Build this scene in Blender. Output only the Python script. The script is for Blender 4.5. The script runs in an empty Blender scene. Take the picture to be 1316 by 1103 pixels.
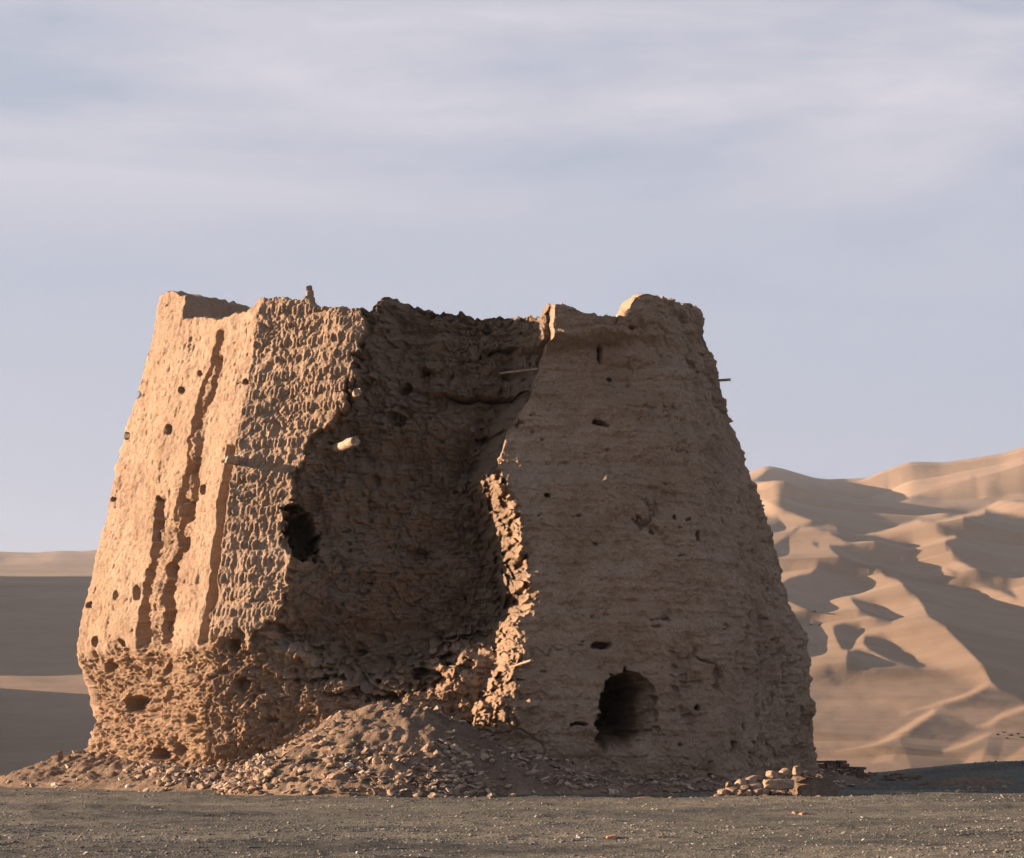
import bpy, math, random
import numpy as np
from mathutils import Vector
R = math.radians
SC = bpy.context.scene
COL = SC.collection

# ------------------------------------------------------------------ camera, sky, sun, exposure
F, CX, HY, EYE = 2475.0, 658.0, 935.0, 1.5          # focal length in photo pixels, principal column, eye-level row, eye height
cam_d = bpy.data.cameras.new("camera"); cam = bpy.data.objects.new("camera", cam_d); COL.objects.link(cam)
cam.location = (0, 0, EYE); cam.rotation_euler = (R(90), 0, 0)
cam_d.sensor_width = 36; cam_d.lens = 36*F/1316; cam_d.shift_y = (HY-551.5)/1316
cam_d.clip_start = 0.5; cam_d.clip_end = 20000
SC.camera = cam
SUN_EL = 10.0
SUN_AZ = 180-3.0            # direction towards the sun, degrees from +X, counter-clockwise
sd = Vector((math.cos(R(SUN_AZ))*math.cos(R(SUN_EL)), math.sin(R(SUN_AZ))*math.cos(R(SUN_EL)), math.sin(R(SUN_EL))))
sun_d = bpy.data.lights.new("sun", 'SUN'); sun = bpy.data.objects.new("sun", sun_d); COL.objects.link(sun)
sun.rotation_euler = sd.to_track_quat('Z', 'Y').to_euler(); sun.location = (-60, 20, 40)
sun_d.energy = 5.0; sun_d.angle = R(0.5); sun_d.color = (1.0, 0.735, 0.525)
SC.view_settings.view_transform = 'Standard'; SC.view_settings.look = 'None'
SC.view_settings.exposure = 1.82; SC.view_settings.gamma = 1

def N(nt, typ, **kw):
    n = nt.nodes.new(typ)
    for k, v in kw.items():
        if k.startswith('i_'):
            n.inputs[k[2:]].default_value = v
        else: setattr(n, k, v)
    return n
def L(nt, a, b): nt.links.new(a, b)
def ramp(nt, src, stops, interp='LINEAR'):
    n = nt.nodes.new('ShaderNodeValToRGB'); n.color_ramp.interpolation = interp
    e = n.color_ramp.elements
    while len(e) < len(stops): e.new(0.5)
    for el, (p, c) in zip(e, stops):
        el.position = p; el.color = (c[0], c[1], c[2], 1) if hasattr(c, '__len__') else (c, c, c, 1)
    if src is not None: L(nt, src, n.inputs[0])
    return n.outputs[0]
def math_n(nt, op, a, b=None, clamp=False):
    n = nt.nodes.new('ShaderNodeMath'); n.operation = op; n.use_clamp = clamp
    for i, v in enumerate((a, b)):
        if v is None: continue
        if isinstance(v, (int, float)): n.inputs[i].default_value = v
        else: L(nt, v, n.inputs[i])
    return n.outputs[0]
def mixc(nt, fac, a, b, mode='MIX'):
    n = nt.nodes.new('ShaderNodeMix'); n.data_type = 'RGBA'; n.blend_type = mode
    for i, v in ((0, fac), (6, a), (7, b)):
        if isinstance(v, (int, float)): n.inputs[i].default_value = v
        elif isinstance(v, tuple): n.inputs[i].default_value = (*v, 1)
        else: L(nt, v, n.inputs[i])
    return n.outputs[2]

world = bpy.data.worlds.new("World"); SC.world = world; world.use_nodes = True
nt = world.node_tree; nt.nodes.clear()
sky = N(nt, 'ShaderNodeTexSky', sky_type='NISHITA', sun_disc=False, sun_elevation=R(SUN_EL), air_density=1.0, dust_density=1.5, ozone_density=1.5)
sky.sun_rotation = R(90-SUN_AZ)
tc = N(nt, 'ShaderNodeTexCoord')
sep = N(nt, 'ShaderNodeSeparateXYZ'); L(nt, tc.outputs['Generated'], sep.inputs[0])
mp = N(nt, 'ShaderNodeMapping'); mp.inputs['Scale'].default_value = (1.7, 1.7, 9.5); mp.inputs['Rotation'].default_value = (0, R(7), 0); mp.inputs['Location'].default_value = (0.35, 0, 0.62)
L(nt, tc.outputs['Generated'], mp.inputs[0])
n1 = N(nt, 'ShaderNodeTexNoise', i_Scale=1.25, i_Detail=7.0, i_Roughness=0.55, i_Distortion=0.5); L(nt, mp.outputs[0], n1.inputs['Vector'])
mp2 = N(nt, 'ShaderNodeMapping'); mp2.inputs['Scale'].default_value = (6, 6, 24); mp2.inputs['Rotation'].default_value = (0, R(14), 0)
L(nt, tc.outputs['Generated'], mp2.inputs[0])
n2 = N(nt, 'ShaderNodeTexNoise', i_Scale=1.2, i_Detail=8.0, i_Roughness=0.6); L(nt, mp2.outputs[0], n2.inputs['Vector'])
band = ramp(nt, sep.outputs[2], [(0.0, 0.0), (0.18, 0.05), (0.25, 0.28), (0.285, 0.75), (0.305, 1.0), (0.345, 1.0), (0.362, 0.3), (0.6, 0.25)])
cl = math_n(nt, 'ADD', math_n(nt, 'MULTIPLY', n1.outputs[0], 0.75), math_n(nt, 'MULTIPLY', n2.outputs[0], 0.25))
cl = ramp(nt, cl, [(0.40, 0.0), (0.60, 1.0)])
cl = math_n(nt, 'MULTIPLY', cl, band)
veil = ramp(nt, sep.outputs[2], [(0.0, 1.0), (0.33, 0.82), (0.45, 0.45), (1.0, 0.12)])
skyc = mixc(nt, 1.0, sky.outputs[0], (0.085, 0.085, 0.085), 'MULTIPLY')
skyc = mixc(nt, veil, skyc, (0.232, 0.252, 0.312))        # thin high overcast veil, pale lavender
skyc = mixc(nt, math_n(nt, 'MULTIPLY', cl, 0.85), skyc, (0.375, 0.355, 0.38))
bg = N(nt, 'ShaderNodeBackground'); L(nt, skyc, bg.inputs[0]); bg.inputs[1].default_value = 0.575
L(nt, bg.outputs[0], N(nt, 'ShaderNodeOutputWorld').inputs[0])

# ------------------------------------------------------------------ numpy helpers
def _h(ix, iy, iz, seed):
    h = (ix*np.int64(374761393) + iy*np.int64(668265263) + iz*np.int64(1274126177) + np.int64(seed*974634777)) & 0xffffffff
    h = ((h ^ (h >> 13))*np.int64(1274126177)) & 0xffffffff
    h = ((h ^ (h >> 16))*np.int64(2246822519)) & 0xffffffff
    h = h ^ (h >> 15)
    return (h & 0xffffff).astype(np.float32)/np.float32(0xffffff)
def vnoise(x, y, z, seed=0):                        # smooth value noise, -1..1
    xi, yi, zi = np.floor(x).astype(np.int64), np.floor(y).astype(np.int64), np.floor(z).astype(np.int64)
    fx, fy, fz = (x-xi), (y-yi), (z-zi)
    fx = fx*fx*(3-2*fx); fy = fy*fy*(3-2*fy); fz = fz*fz*(3-2*fz)
    def c(a, b, d): return _h(xi+a, yi+b, zi+d, seed)
    x00 = c(0,0,0)*(1-fx)+c(1,0,0)*fx; x10 = c(0,1,0)*(1-fx)+c(1,1,0)*fx
    x01 = c(0,0,1)*(1-fx)+c(1,0,1)*fx; x11 = c(0,1,1)*(1-fx)+c(1,1,1)*fx
    return ((x00*(1-fy)+x10*fy)*(1-fz)+(x01*(1-fy)+x11*fy)*fz)*2-1
def fbm(x, y, z, seed=0, octv=4, gain=0.5):
    s = 0; a = 1; n = 0
    for o in range(octv):
        s = s+a*vnoise(x+17.3*o, y-9.1*o, z+4.7*o, seed+o); n += a
        x = x*2.03; y = y*2.03; z = z*2.03; a *= gain
    return s/n*1.6
def worley(x, y, seed=0, jit=0.85):                 # 2-D cellular: F1, F2, id
    xi, yi = np.floor(x).astype(np.int64), np.floor(y).astype(np.int64)
    f1 = np.full(x.shape, 9.0, np.float32); f2 = f1.copy(); cid = np.zeros(x.shape, np.float32)
    for dx in (-1, 0, 1):
        for dy in (-1, 0, 1):
            a = xi+dx; b = yi+dy; zz = np.zeros_like(a)
            px = a+0.5+jit*(_h(a, b, zz, seed)-0.5); py = b+0.5+jit*(_h(a, b, zz, seed+7)-0.5)
            d = np.sqrt((px-x)**2+(py-y)**2).astype(np.float32)
            m = d < f1
            f2 = np.where(m, f1, np.minimum(f2, d)); cid = np.where(m, _h(a, b, zz, seed+13), cid); f1 = np.where(m, d, f1)
    return f1, f2, cid
def ss(a, b, x):
    t = np.clip((x-a)/(b-a), 0, 1); return t*t*(3-2*t)
def poly_y(pts, x):
    pts = np.array(pts, float); return np.interp(x, pts[:, 0], pts[:, 1])
def mesh_np(name, V, Fq, mat=None, parent=None, smooth=True, normals=None, attrs=None, uv=None):
    V = np.asarray(V, np.float32); Fq = np.asarray(Fq, np.int32); k = Fq.shape[1]
    me = bpy.data.meshes.new(name)
    me.vertices.add(len(V)); me.vertices.foreach_set('co', V.ravel())
    me.loops.add(Fq.size); me.loops.foreach_set('vertex_index', Fq.ravel())
    me.polygons.add(len(Fq)); me.polygons.foreach_set('loop_start', np.arange(0, Fq.size, k, dtype=np.int32))
    me.update(calc_edges=True); me.validate()
    me.polygons.foreach_set('use_smooth', np.full(len(me.polygons), smooth, dtype=bool))
    if attrs:
        for an, av in attrs.items():
            at = me.attributes.new(an, 'FLOAT', 'POINT'); at.data.foreach_set('value', np.asarray(av, np.float32))
    if normals is not None:
        me.normals_split_custom_set_from_vertices([tuple(v) for v in normals.tolist()])
    if mat: me.materials.append(mat)
    o = bpy.data.objects.new(name, me); COL.objects.link(o)
    if parent: o.parent = parent
    return o
def grid_faces(nr, nc):
    i = np.arange(nr-1)[:, None]*nc+np.arange(nc-1)[None, :]
    return np.stack([i, i+1, i+nc+1, i+nc], -1).reshape(-1, 4)
def submesh(name, V, Fq, sel, mat, parent, NV, attrs):
    f = Fq[sel]; used, inv = np.unique(f, return_inverse=True)
    return mesh_np(name, V[used], inv.reshape(f.shape), mat, parent, True, NV[used], {k: v[used] for k, v in attrs.items()})
def vnormals(V, Fq):
    a = V[Fq[:, 0]]; b = V[Fq[:, 1]]; c = V[Fq[:, 2]]; d = V[Fq[:, 3]]
    n = np.cross(c-a, d-b); out = np.zeros_like(V)
    for k in range(4):
        for ax in range(3): out[:, ax] += np.bincount(Fq[:, k], n[:, ax], len(V))
    return out/np.maximum(np.linalg.norm(out, axis=1, keepdims=True), 1e-9)
def px2w(px, py, Y): return ((px-CX)/F*Y, Y, EYE+(HY-py)/F*Y)
def blur1(a, s, axis):
    k = int(max(1, round(s*3))); x = np.arange(-k, k+1); g = np.exp(-0.5*(x/s)**2); g /= g.sum()
    p = [(0, 0)]*a.ndim; p[axis] = (k, k)
    ap = np.pad(a, p, mode='edge'); out = np.zeros_like(a)
    for j, w in enumerate(g):
        sl = [slice(None)]*a.ndim; sl[axis] = slice(j, j+a.shape[axis]); out += w*ap[tuple(sl)]
    return out
def tag(o, label=None, cat=None, group=None, kind=None):
    if label: o['label'] = label
    if cat: o['category'] = cat
    if group: o['group'] = group
    if kind: o['kind'] = kind
    return o

# ------------------------------------------------------------------ materials
def new_mat(name, rough=0.95):
    m = bpy.data.materials.new(name); m.use_nodes = True; nt = m.node_tree
    b = nt.nodes['Principled BSDF']; b.inputs['Roughness'].default_value = rough
    b.inputs['Specular IOR Level'].default_value = 0.15
    return m, nt, b
def geo_pos(nt): return N(nt, 'ShaderNodeNewGeometry').outputs['Position']
def noise(nt, vec, scale, detail=6, rough=0.6, sc=None, dist=0.0):
    if sc:
        m = N(nt, 'ShaderNodeMapping'); m.inputs['Scale'].default_value = sc; L(nt, vec, m.inputs[0]); vec = m.outputs[0]
    n = N(nt, 'ShaderNodeTexNoise', i_Scale=scale, i_Detail=float(detail), i_Roughness=rough, i_Distortion=dist)
    L(nt, vec, n.inputs['Vector']); return n.outputs[0]
def bump(nt, b, h, dist, strength=1.0, chain=None):
    n = N(nt, 'ShaderNodeBump'); n.inputs['Strength'].default_value = strength; n.inputs['Distance'].default_value = dist
    L(nt, h, n.inputs['Height'])
    if chain is not None: L(nt, chain, n.inputs['Normal'])
    L(nt, n.outputs[0], b.inputs['Normal']); return n.outputs[0]
def attr(nt, name):
    a = N(nt, 'ShaderNodeAttribute', attribute_name=name); return a.outputs['Fac']

def mud_material():
    m, nt, b = new_mat("weathered_mud_brick")
    p = geo_pos(nt)
    big = noise(nt, p, 0.55, 5, 0.6); med = noise(nt, p, 2.6, 6, 0.65, dist=0.4); fine = noise(nt, p, 22, 5, 0.7)
    lay = noise(nt, p, 1.0, 5, 0.6, sc=(0.5, 0.5, 6.5))
    col = ramp(nt, big, [(0.32, (0.42, 0.288, 0.198)), (0.5, (0.50, 0.348, 0.242)), (0.7, (0.55, 0.392, 0.28))])
    col = mixc(nt, ramp(nt, med, [(0.52, 0.0), (0.72, 0.55)]), col, (0.27, 0.185, 0.125))
    col = mixc(nt, ramp(nt, lay, [(0.55, 0.0), (0.75, 0.35)]), col, (0.29, 0.20, 0.115))
    col = mixc(nt, 0.35, col, ramp(nt, fine, [(0.3, 0.18), (0.7, 0.85)]), 'OVERLAY')
    col = mixc(nt, math_n(nt, 'MULTIPLY', attr(nt, 'erosion'), 0.5), col, (0.43, 0.275, 0.165))
    col = mixc(nt, math_n(nt, 'MULTIPLY', attr(nt, 'hollow'), 0.55), col, (0.18, 0.138, 0.098))  # greyer mud in the hollow; extra shade is also darkened into this colour
    spk = noise(nt, p, 7.5, 9, 0.82)
    col = mixc(nt, ramp(nt, spk, [(0.56, 0.0), (0.66, 0.7)]), col, (0.22, 0.148, 0.098))
    col = mixc(nt, ramp(nt, noise(nt, p, 0.9, 7, 0.7, sc=(1, 1, 0.35)), [(0.5, 0.0), (0.72, 0.5)]), col, (0.39, 0.262, 0.155))
    L(nt, col, b.inputs['Base Color'])
    c1 = bump(nt, b, noise(nt, p, 8, 10, 0.78), 0.15, 0.8)
    bump(nt, b, noise(nt, p, 34, 6, 0.8), 0.045, 0.9, c1)
    return m
MUD = mud_material()
def wood_material():
    m, nt, b = new_mat("weathered_timber", 0.85); p = N(nt, 'ShaderNodeTexCoord').outputs['Object']
    g = noise(nt, p, 14, 5, 0.6, sc=(0.25, 1, 1))
    L(nt, ramp(nt, g, [(0.3, (0.20, 0.14, 0.095)), (0.7, (0.46, 0.36, 0.26))]), b.inputs['Base Color'])
    bump(nt, b, g, 0.02, 0.8); return m
WOOD = wood_material()
def talus_material():
    m, nt, b = new_mat("rubble_earth"); p = geo_pos(nt)
    col = ramp(nt, noise(nt, p, 1.1, 6, 0.65), [(0.35, (0.15, 0.103, 0.072)), (0.55, (0.235, 0.162, 0.112)), (0.75, (0.33, 0.23, 0.16))])
    col = mixc(nt, 0.5, col, ramp(nt, noise(nt, p, 16, 6, 0.7), [(0.3, 0.1), (0.7, 0.9)]), 'OVERLAY')
    L(nt, col, b.inputs['Base Color'])
    c = bump(nt, b, noise(nt, p, 5, 8, 0.7), 0.14, 0.8); bump(nt, b, noise(nt, p, 26, 4, 0.7), 0.03, 0.8, c)
    return m
TALUS = talus_material()
def stone_material(name, lo, hi):
    m, nt, b = new_mat(name, 0.9); p = geo_pos(nt)
    oi = N(nt, 'ShaderNodeObjectInfo').outputs['Random']
    col = ramp(nt, oi, [(0.0, lo), (1.0, hi)])
    col = mixc(nt, 0.55, col, ramp(nt, noise(nt, p, 7, 6, 0.7), [(0.3, 0.15), (0.7, 0.85)]), 'OVERLAY')
    L(nt, col, b.inputs['Base Color']); bump(nt, b, noise(nt, p, 14, 6, 0.7), 0.05, 0.7); return m
STONE = stone_material("tan_stone", (0.19, 0.13, 0.09), (0.38, 0.27, 0.19))
DSTONE = stone_material("brown_stone", (0.13, 0.09, 0.065), (0.21, 0.15, 0.11))
PSTONE = stone_material("pale_stone", (0.55, 0.5, 0.44), (0.62, 0.56, 0.5))
RSTONE = stone_material("fired_brick", (0.42, 0.22, 0.13), (0.48, 0.26, 0.16))
def scatter_material(name, cols):                     # colour per little stone from an attribute
    m, nt, b = new_mat(name, 0.9)
    L(nt, ramp(nt, attr(nt, 'shade_id'), cols), b.inputs['Base Color'])
    return m
SMALL = scatter_material("small_rubble", [(0.0, (0.19, 0.135, 0.10)), (0.6, (0.33, 0.24, 0.175)), (1.0, (0.46, 0.36, 0.27))])
PEB = scatter_material("gravel_pebbles", [(0.0, (0.10, 0.09, 0.08)), (0.5, (0.19, 0.17, 0.145)), (0.93, (0.27, 0.235, 0.195)), (1.0, (0.48, 0.43, 0.37))])
def N2(nt, c):
    q = N(nt, 'ShaderNodeRGBToBW'); L(nt, c, q.inputs[0]); return q.outputs[0]
def gravel_material():
    m, nt, b = new_mat("grey_gravel"); p = geo_pos(nt)
    a = noise(nt, p, 0.35, 5, 0.6, sc=(0.35, 1, 1)); c = noise(nt, p, 20, 6, 0.8); v = N(nt, 'ShaderNodeTexVoronoi', i_Scale=26.0); L(nt, p, v.inputs['Vector'])
    col = ramp(nt, a, [(0.32, (0.075, 0.071, 0.063)), (0.52, (0.150, 0.136, 0.108)), (0.72, (0.235, 0.20, 0.150))])
    col = mixc(nt, 0.7, col, ramp(nt, c, [(0.3, 0.1), (0.7, 0.9)]), 'OVERLAY')
    col = mixc(nt, 0.5, col, ramp(nt, N2(nt, v.outputs['Color']), [(0.1, 0.2), (0.9, 0.85)]), 'SOFT_LIGHT')
    L(nt, col, b.inputs['Base Color'])
    c1 = bump(nt, b, v.outputs['Distance'], 0.03, 0.7); bump(nt, b, noise(nt, p, 9, 7, 0.8), 0.06, 0.8, c1)
    return m
GRAVEL = gravel_material()
def sand_material():
    m, nt, b = new_mat("dune_sand"); p = geo_pos(nt)
    col = ramp(nt, noise(nt, p, 0.012, 6, 0.6), [(0.35, (0.235, 0.160, 0.106)), (0.65, (0.29, 0.202, 0.136))])
    col = mixc(nt, 0.14, col, ramp(nt, noise(nt, p, 0.09, 6, 0.7), [(0.3, 0.2), (0.7, 0.8)]), 'OVERLAY')
    L(nt, col, b.inputs['Base Color']); bump(nt, b, noise(nt, p, 0.05, 9, 0.6, dist=0.5), 1.2, 0.35); return m
SAND = sand_material()

# ------------------------------------------------------------------ the tower
# corner curves: photo row/column of each edge and its depth at top and bottom
YT, YB = 385.0, 1000.0
def corner(pts, ytop, ybot):
    out = []
    for px, py in pts:
        Y = ytop+(ybot-ytop)*(py-YT)/(YB-YT)
        out.append(px2w(px, py, Y))
    out.sort(key=lambda q: q[2]); return np.array(out)
A = corner([(206, 377), (190, 440), (172, 510), (155, 580), (140, 640), (126, 700), (113, 750), (101, 800), (96, 835), (97, 850), (110, 885), (118, 925), (108, 960), (96, 1010)], 52, 51.2)
B = corner([(335, 383), (326, 430), (317, 490), (301, 585), (292, 650), (283, 720), (273, 805), (270, 830), (272, 850), (262, 900), (258, 950), (254, 1010)], 48, 46.6)
Cc = corner([(600, 385), (596, 600), (585, 800), (575, 1010)], 46.35, 44.2)
D = corner([(842, 385), (852, 430), (875, 500), (900, 600), (925, 720), (945, 830), (955, 920), (966, 1010)], 47.4, 45.9)
E = corner([(898, 397), (904, 430), (926, 480), (951, 560), (976, 640), (1001, 720), (1021, 790), (1040, 850), (1044, 920), (1054, 985), (1060, 1010)], 51.5, 50.5)
H = np.array([(6.5, 60, -1), (3.4, 56.5, 13)], float); G = np.array([(-9.5, 61, -1), (-6.9, 57, 14)], float)
CORN = [A, B, Cc, D, E, H, G]
LEN = [6.2, 6.0, 5.6, 5.0, 7.0, 13.0, 7.0]; cum = np.concatenate([[0], np.cumsum(LEN)]); TOT = cum[-1]
du = 0.02; ud = np.arange(0, TOT, du); nd = len(ud)
W = np.zeros((7, nd))
for k in range(7):
    t = (ud-cum[k])/LEN[k]; m = (t >= 0) & (t < 1)
    W[k, m] += 1-t[m]; W[(k+1) % 7, m] += t[m]
SIG = [0.10, 0.05, 0.35, 0.55, 0.35, 0.3, 0.3]
Ws = np.zeros_like(W); wt = np.zeros(nd)
base = np.zeros_like(W)
dist = [np.minimum(np.abs(ud-cum[k]), TOT-np.abs(ud-cum[k])) for k in range(7)]
out = W.copy()
for k in range(7):
    kk = int(SIG[k]*3/du); x = np.arange(-kk, kk+1)*du; g = np.exp(-0.5*(x/SIG[k])**2); g /= g.sum()
    sm = np.stack([sum(g[j]*np.roll(W[c], j-kk) for j in range(len(g))) for c in range(7)])
    w = ss(1.0, 0.4, dist[k]/(SIG[k]*3.2+0.01)); out = out*(1-w)+sm*w
W = out
steps = [0.030, 0.0175, 0.0175, 0.030, 0.3, 0.3, 0.3]
us = np.concatenate([np.arange(cum[k], cum[k+1]-1e-6, steps[k]) for k in range(7)]+[[TOT]])
NC = len(us)
Wu = np.stack([np.interp(us, np.append(ud, TOT), np.append(W[k], W[k][0])) for k in range(7)])
def base_pos(Z):                                      # Z (rows, NC) -> X, Y
    X = np.zeros_like(Z); Y = np.zeros_like(Z)
    for k in range(7):
        c = CORN[k]; X += Wu[k]*np.interp(Z, c[:, 2], c[:, 0]); Y += Wu[k]*np.interp(Z, c[:, 2], c[:, 1])
    return X, Y
def project(X, Y, Z): return CX+F*X/Y, HY-F*(Z-EYE)/Y
# the collapsed hollow
xL_pts = [(390, 469), (430, 466), (470, 453), (510, 441), (545, 424), (562, 402), (578, 388), (600, 384), (640, 374), (668, 364), (700, 362), (716, 376), (750, 374), (775, 368), (795, 352), (808, 330), (830, 318)]
xR_pts = [(385, 712), (428, 712), (436, 702), (470, 694), (500, 684), (522, 668), (560, 652), (600, 640), (625, 650), (660, 664), (700, 672), (735, 676), (770, 683), (800, 664), (850, 668), (880, 655), (920, 640)]
bot_pts = [(300, 806), (335, 806), (370, 835), (420, 868), (470, 885), (520, 878), (560, 850), (620, 826), (680, 815)]
EC = np.array([(B[i, 2]) for i in range(len(B))])
wl1 = 0.0; wl2 = 0.0; lipk = 0.0
def hollow_depth(px, py, Yb, Z, jx, jy):
    pyj = py+jy; xl = poly_y(xL_pts, pyj)+jx*1.2+wl2; xr = poly_y(xR_pts, pyj)+jx
    # depth of the panel edge at this row
    Bx = np.interp(Z, B[:, 2], B[:, 0]); By = np.interp(Z, B[:, 2], B[:, 1])
    Cx = np.interp(Z, Cc[:, 2], Cc[:, 0]); Cy = np.interp(Z, Cc[:, 2], Cc[:, 1])
    k = (xl-CX)/F; t = (k*By-Bx)/((Cx-Bx)-k*(Cy-By)); t = np.clip(t, 0, 1); Ye = By+t*(Cy-By)
    a = (px-xl)
    prof = 0.28*ss(-2, 4, a)+0.35*ss(8, 60, a)+0.75*ss(60, 220, a)+0.25*ss(180, 260, a)
    prof = prof-0.45*ss(498, 492, pyj)*ss(540, 560, px)*ss(700, 660, px)+0.15*ss(640, 500, py)
    target = Ye+prof
    inside = (px > xl-3) & (px < xr+8)
    # right-hand wall of the hollow: slopes back from the outer face
    xr = xr+(7.0*wl1*lipk-2*lipk)
    wwide = 16+34*ss(880, 560, py)+22*ss(560, 440, py)
    right = ss(0, 1, (xr-px)/wwide)
    lk = ss(570, 625, py); right = (1-lk)*(right*0.75+0.25*ss(0, 1, (xr-px)/6.0))+lk*(0.10*ss(0, 1, (xr-px)/4.0)+0.28*ss(0, 1, (xr-px)/26.0)+0.62*ss(0, 1, (xr-px-19)/(wwide*0.8)))
    left = ss(-1.5, 3.5, a)
    d = np.maximum(target-Yb, 0.25)*left*right
    low = ss(-42, 34, pyj-poly_y(bot_pts, px)+jx*4+wl2*2)
    d = d*(1-low)+low*d*0.30
    return np.where(inside, d, 0), low
# rim of the wall, photo rows against columns (front) and heights (back)
rim_pts = [(200, 381), (207, 377), (222, 376), (231, 381), (233, 388), (235, 409), (262, 408), (284, 411), (292, 407), (320, 398), (330, 387), (337, 382), (396, 384), (399, 395), (466, 397), (472, 401), (478, 396), (487, 385), (500, 383), (512, 388), (527, 394), (538, 396), (546, 401), (556, 400), (592, 402), (612, 410), (620, 408), (694, 409), (700, 404), (706, 393), (722, 391), (735, 392), (746, 403), (770, 405), (798, 405), (806, 399), (813, 385), (822, 380), (833, 380), (850, 386), (888, 392), (898, 398)]
ztmp = np.full((1, NC), 12.0); Xt, Yt = base_pos(ztmp); pxt, _ = project(Xt, Yt, ztmp)
front = us < cum[4]
for it in range(3):
    pyt = poly_y(rim_pts, pxt)
    dt, _ = hollow_depth(pxt, pyt+2, Yt, ztmp, 0, 0)
    ztmp = EYE+(HY-pyt)*(Yt+dt)/F; Xt, Yt = base_pos(ztmp); pxt, _ = project(Xt, Yt, ztmp)
back_rim = np.interp(us, [cum[4], cum[4]+1.0, cum[5], cum[5]+6, cum[6], cum[6]+4.5, cum[6]+6.4, TOT], [ztmp[0][front][-1], 12.6, 13.0, 13.2, 13.75, 13.45, 13.2, ztmp[0, 0]])
rim = np.where(front, ztmp[0], back_rim)
rim = rim+0.035*fbm(us*6, us*0, us*0, 5, 4)*1.0+np.where(front, 0.0, 0.12*fbm(us*1.3, us*0, us*0, 9, 4))
NR = 620; ZB, ZC = -0.7, 11.2
v = np.linspace(0, 1, NR)[:, None]
Z0 = np.where(v < 0.9, ZB+(ZC-ZB)*v/0.9, ZC+(rim[None, :]-ZC)*(v-0.9)/0.1)
X0, Y0 = base_pos(Z0)
PX, PY = project(X0, Y0, Z0)
ilow = int(NR*0.895); tx = np.gradient(X0[:ilow], axis=1); ty = np.gradient(Y0[:ilow], axis=1); tx = np.concatenate([tx, np.repeat(tx[-1:], NR-ilow, 0)], 0); ty = np.concatenate([ty, np.repeat(ty[-1:], NR-ilow, 0)], 0); tl = np.hypot(tx, ty)+1e-9
NX, NYY = ty/tl, -tx/tl
tx = blur1(NX, 12, 1); ty = blur1(NYY, 12, 1); tl = np.hypot(tx, ty)+1e-9; NX, NYY = tx/tl, ty/tl
U = np.broadcast_to(us[None, :], Z0.shape)
frontm = U < cum[4]
# wobble used to make traced edges ragged
jx = 4.0*fbm(U*0+Z0*2.2, Z0*0.3+3, U*0.5, 21, 4)
jy = 4.0*fbm(U*2.2, Z0*0.6, U*0, 23, 4)
wl1 = 0; lq1, lq2, lqi = worley(U*2.9+Y0*1.7, Z0*3.4, 111); lr1, lr2, lri = worley(U*6.5, Z0*7.5, 112)
lipk = ss(560, 620, PY); wl1 = (lqi-0.5)*1.5+(lri-0.5)*1.2; wl2 = 9*(lqi-0.5)+6*(lri-0.5)
hol, low = hollow_depth(PX, PY, Y0, Z0, jx, jy)
hol = np.where(frontm, hol, 0)
inh = np.clip(hol/0.5, 0, 1)
# zone weights
side = ss(cum[1]+0.02, cum[1]-0.02, U)                 # sunlit side
panel = ss(cum[1]-0.02, cum[1]+0.02, U)*(1-inh)*ss(600, 560, PX)
face = ss(590, 640, PX)*(1-inh)*frontm
ero_line = np.interp(PX, [90, 180, 240, 275, 300, 335, 370, 420, 470, 560, 700, 960, 1060], [838, 832, 826, 812, 812, 808, 835, 868, 885, 850, 905, 965, 900])
ero = ss(-9, 16, PY-ero_line+jy*2.6)*ss(720, 600, PX)*frontm
ero2 = ss(0, 40, PY-ero_line+jy*2)*ss(600, 720, PX)*frontm
# --- masonry relief (displacement along the outward normal, metres)
disp = 0.10*fbm(X0*0.55, Y0*0.55, Z0*0.55, 1, 3)+0.035*fbm(X0*2.5, Y0*2.5, Z0*2.5, 2, 4)
disp += 0.016*fbm(X0*9, Y0*9, Z0*9, 3, 3)*(1+1.0*panel)
# soldier courses: rows of upright bricks with worn rounded heads
def soldier(u, z, bw, bh, gap, seed):
    rowf = (z+0.03*fbm(u*0.7, z*0, z*0, seed+3, 2))/(bh+gap); row = np.floor(rowf); fr = (rowf-row)*(bh+gap)
    uu = u/bw+0.37*row+0.25*fbm(u*3, row*7.3, z*0, seed, 2); ci = np.floor(uu); fu = uu-ci
    h1 = _h(ci.astype(np.int64), row.astype(np.int64), np.zeros_like(ci, dtype=np.int64), seed)
    body = np.sqrt(np.clip(1-((fu-0.5)/0.42)**2, 0, 1))*np.clip(1-np.abs((fr-bh/2)/(bh*0.5))**4, 0, 1)
    h2 = _h(ci.astype(np.int64), row.astype(np.int64), np.ones_like(ci, dtype=np.int64), seed)
    return body*np.where(h2 < 0.16, 0.0, 0.25+1.0*h1), h1
wearp = 0.5+0.5*fbm(X0*1.6, Y0*1.6, Z0*1.6, 31, 3)
s1, _ = soldier(U, Z0, 0.115, 0.23, 0.19, 11)
f1, f2, cid = worley(U*8.0+0.4*fbm(U*4, Z0*4, U*0, 4, 2), Z0*8.5, 41)
rubf = np.clip((f2-f1)*2.2, 0, 1)
s1m = np.clip(2.35-2.6*(0.5+0.5*fbm(U*1.5, Z0*2.1, U*0, 33, 4)), 0.0, 1)
disp += panel*(1-ero)*(0.063*s1*s1m+(0.05*rubf*(0.1+cid)-0.025)*(1-0.85*s1m)+0.030*fbm(U*9, Z0*8, U*0, 43, 6, 0.65)*(1.3-0.6*s1m)-0.06*np.clip(1-np.abs(fbm(U*1.6, Z0*1.2, U*0, 126, 4))*12, 0, 1)*(1-s1m*.6))
us_s = U*1.0
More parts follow.
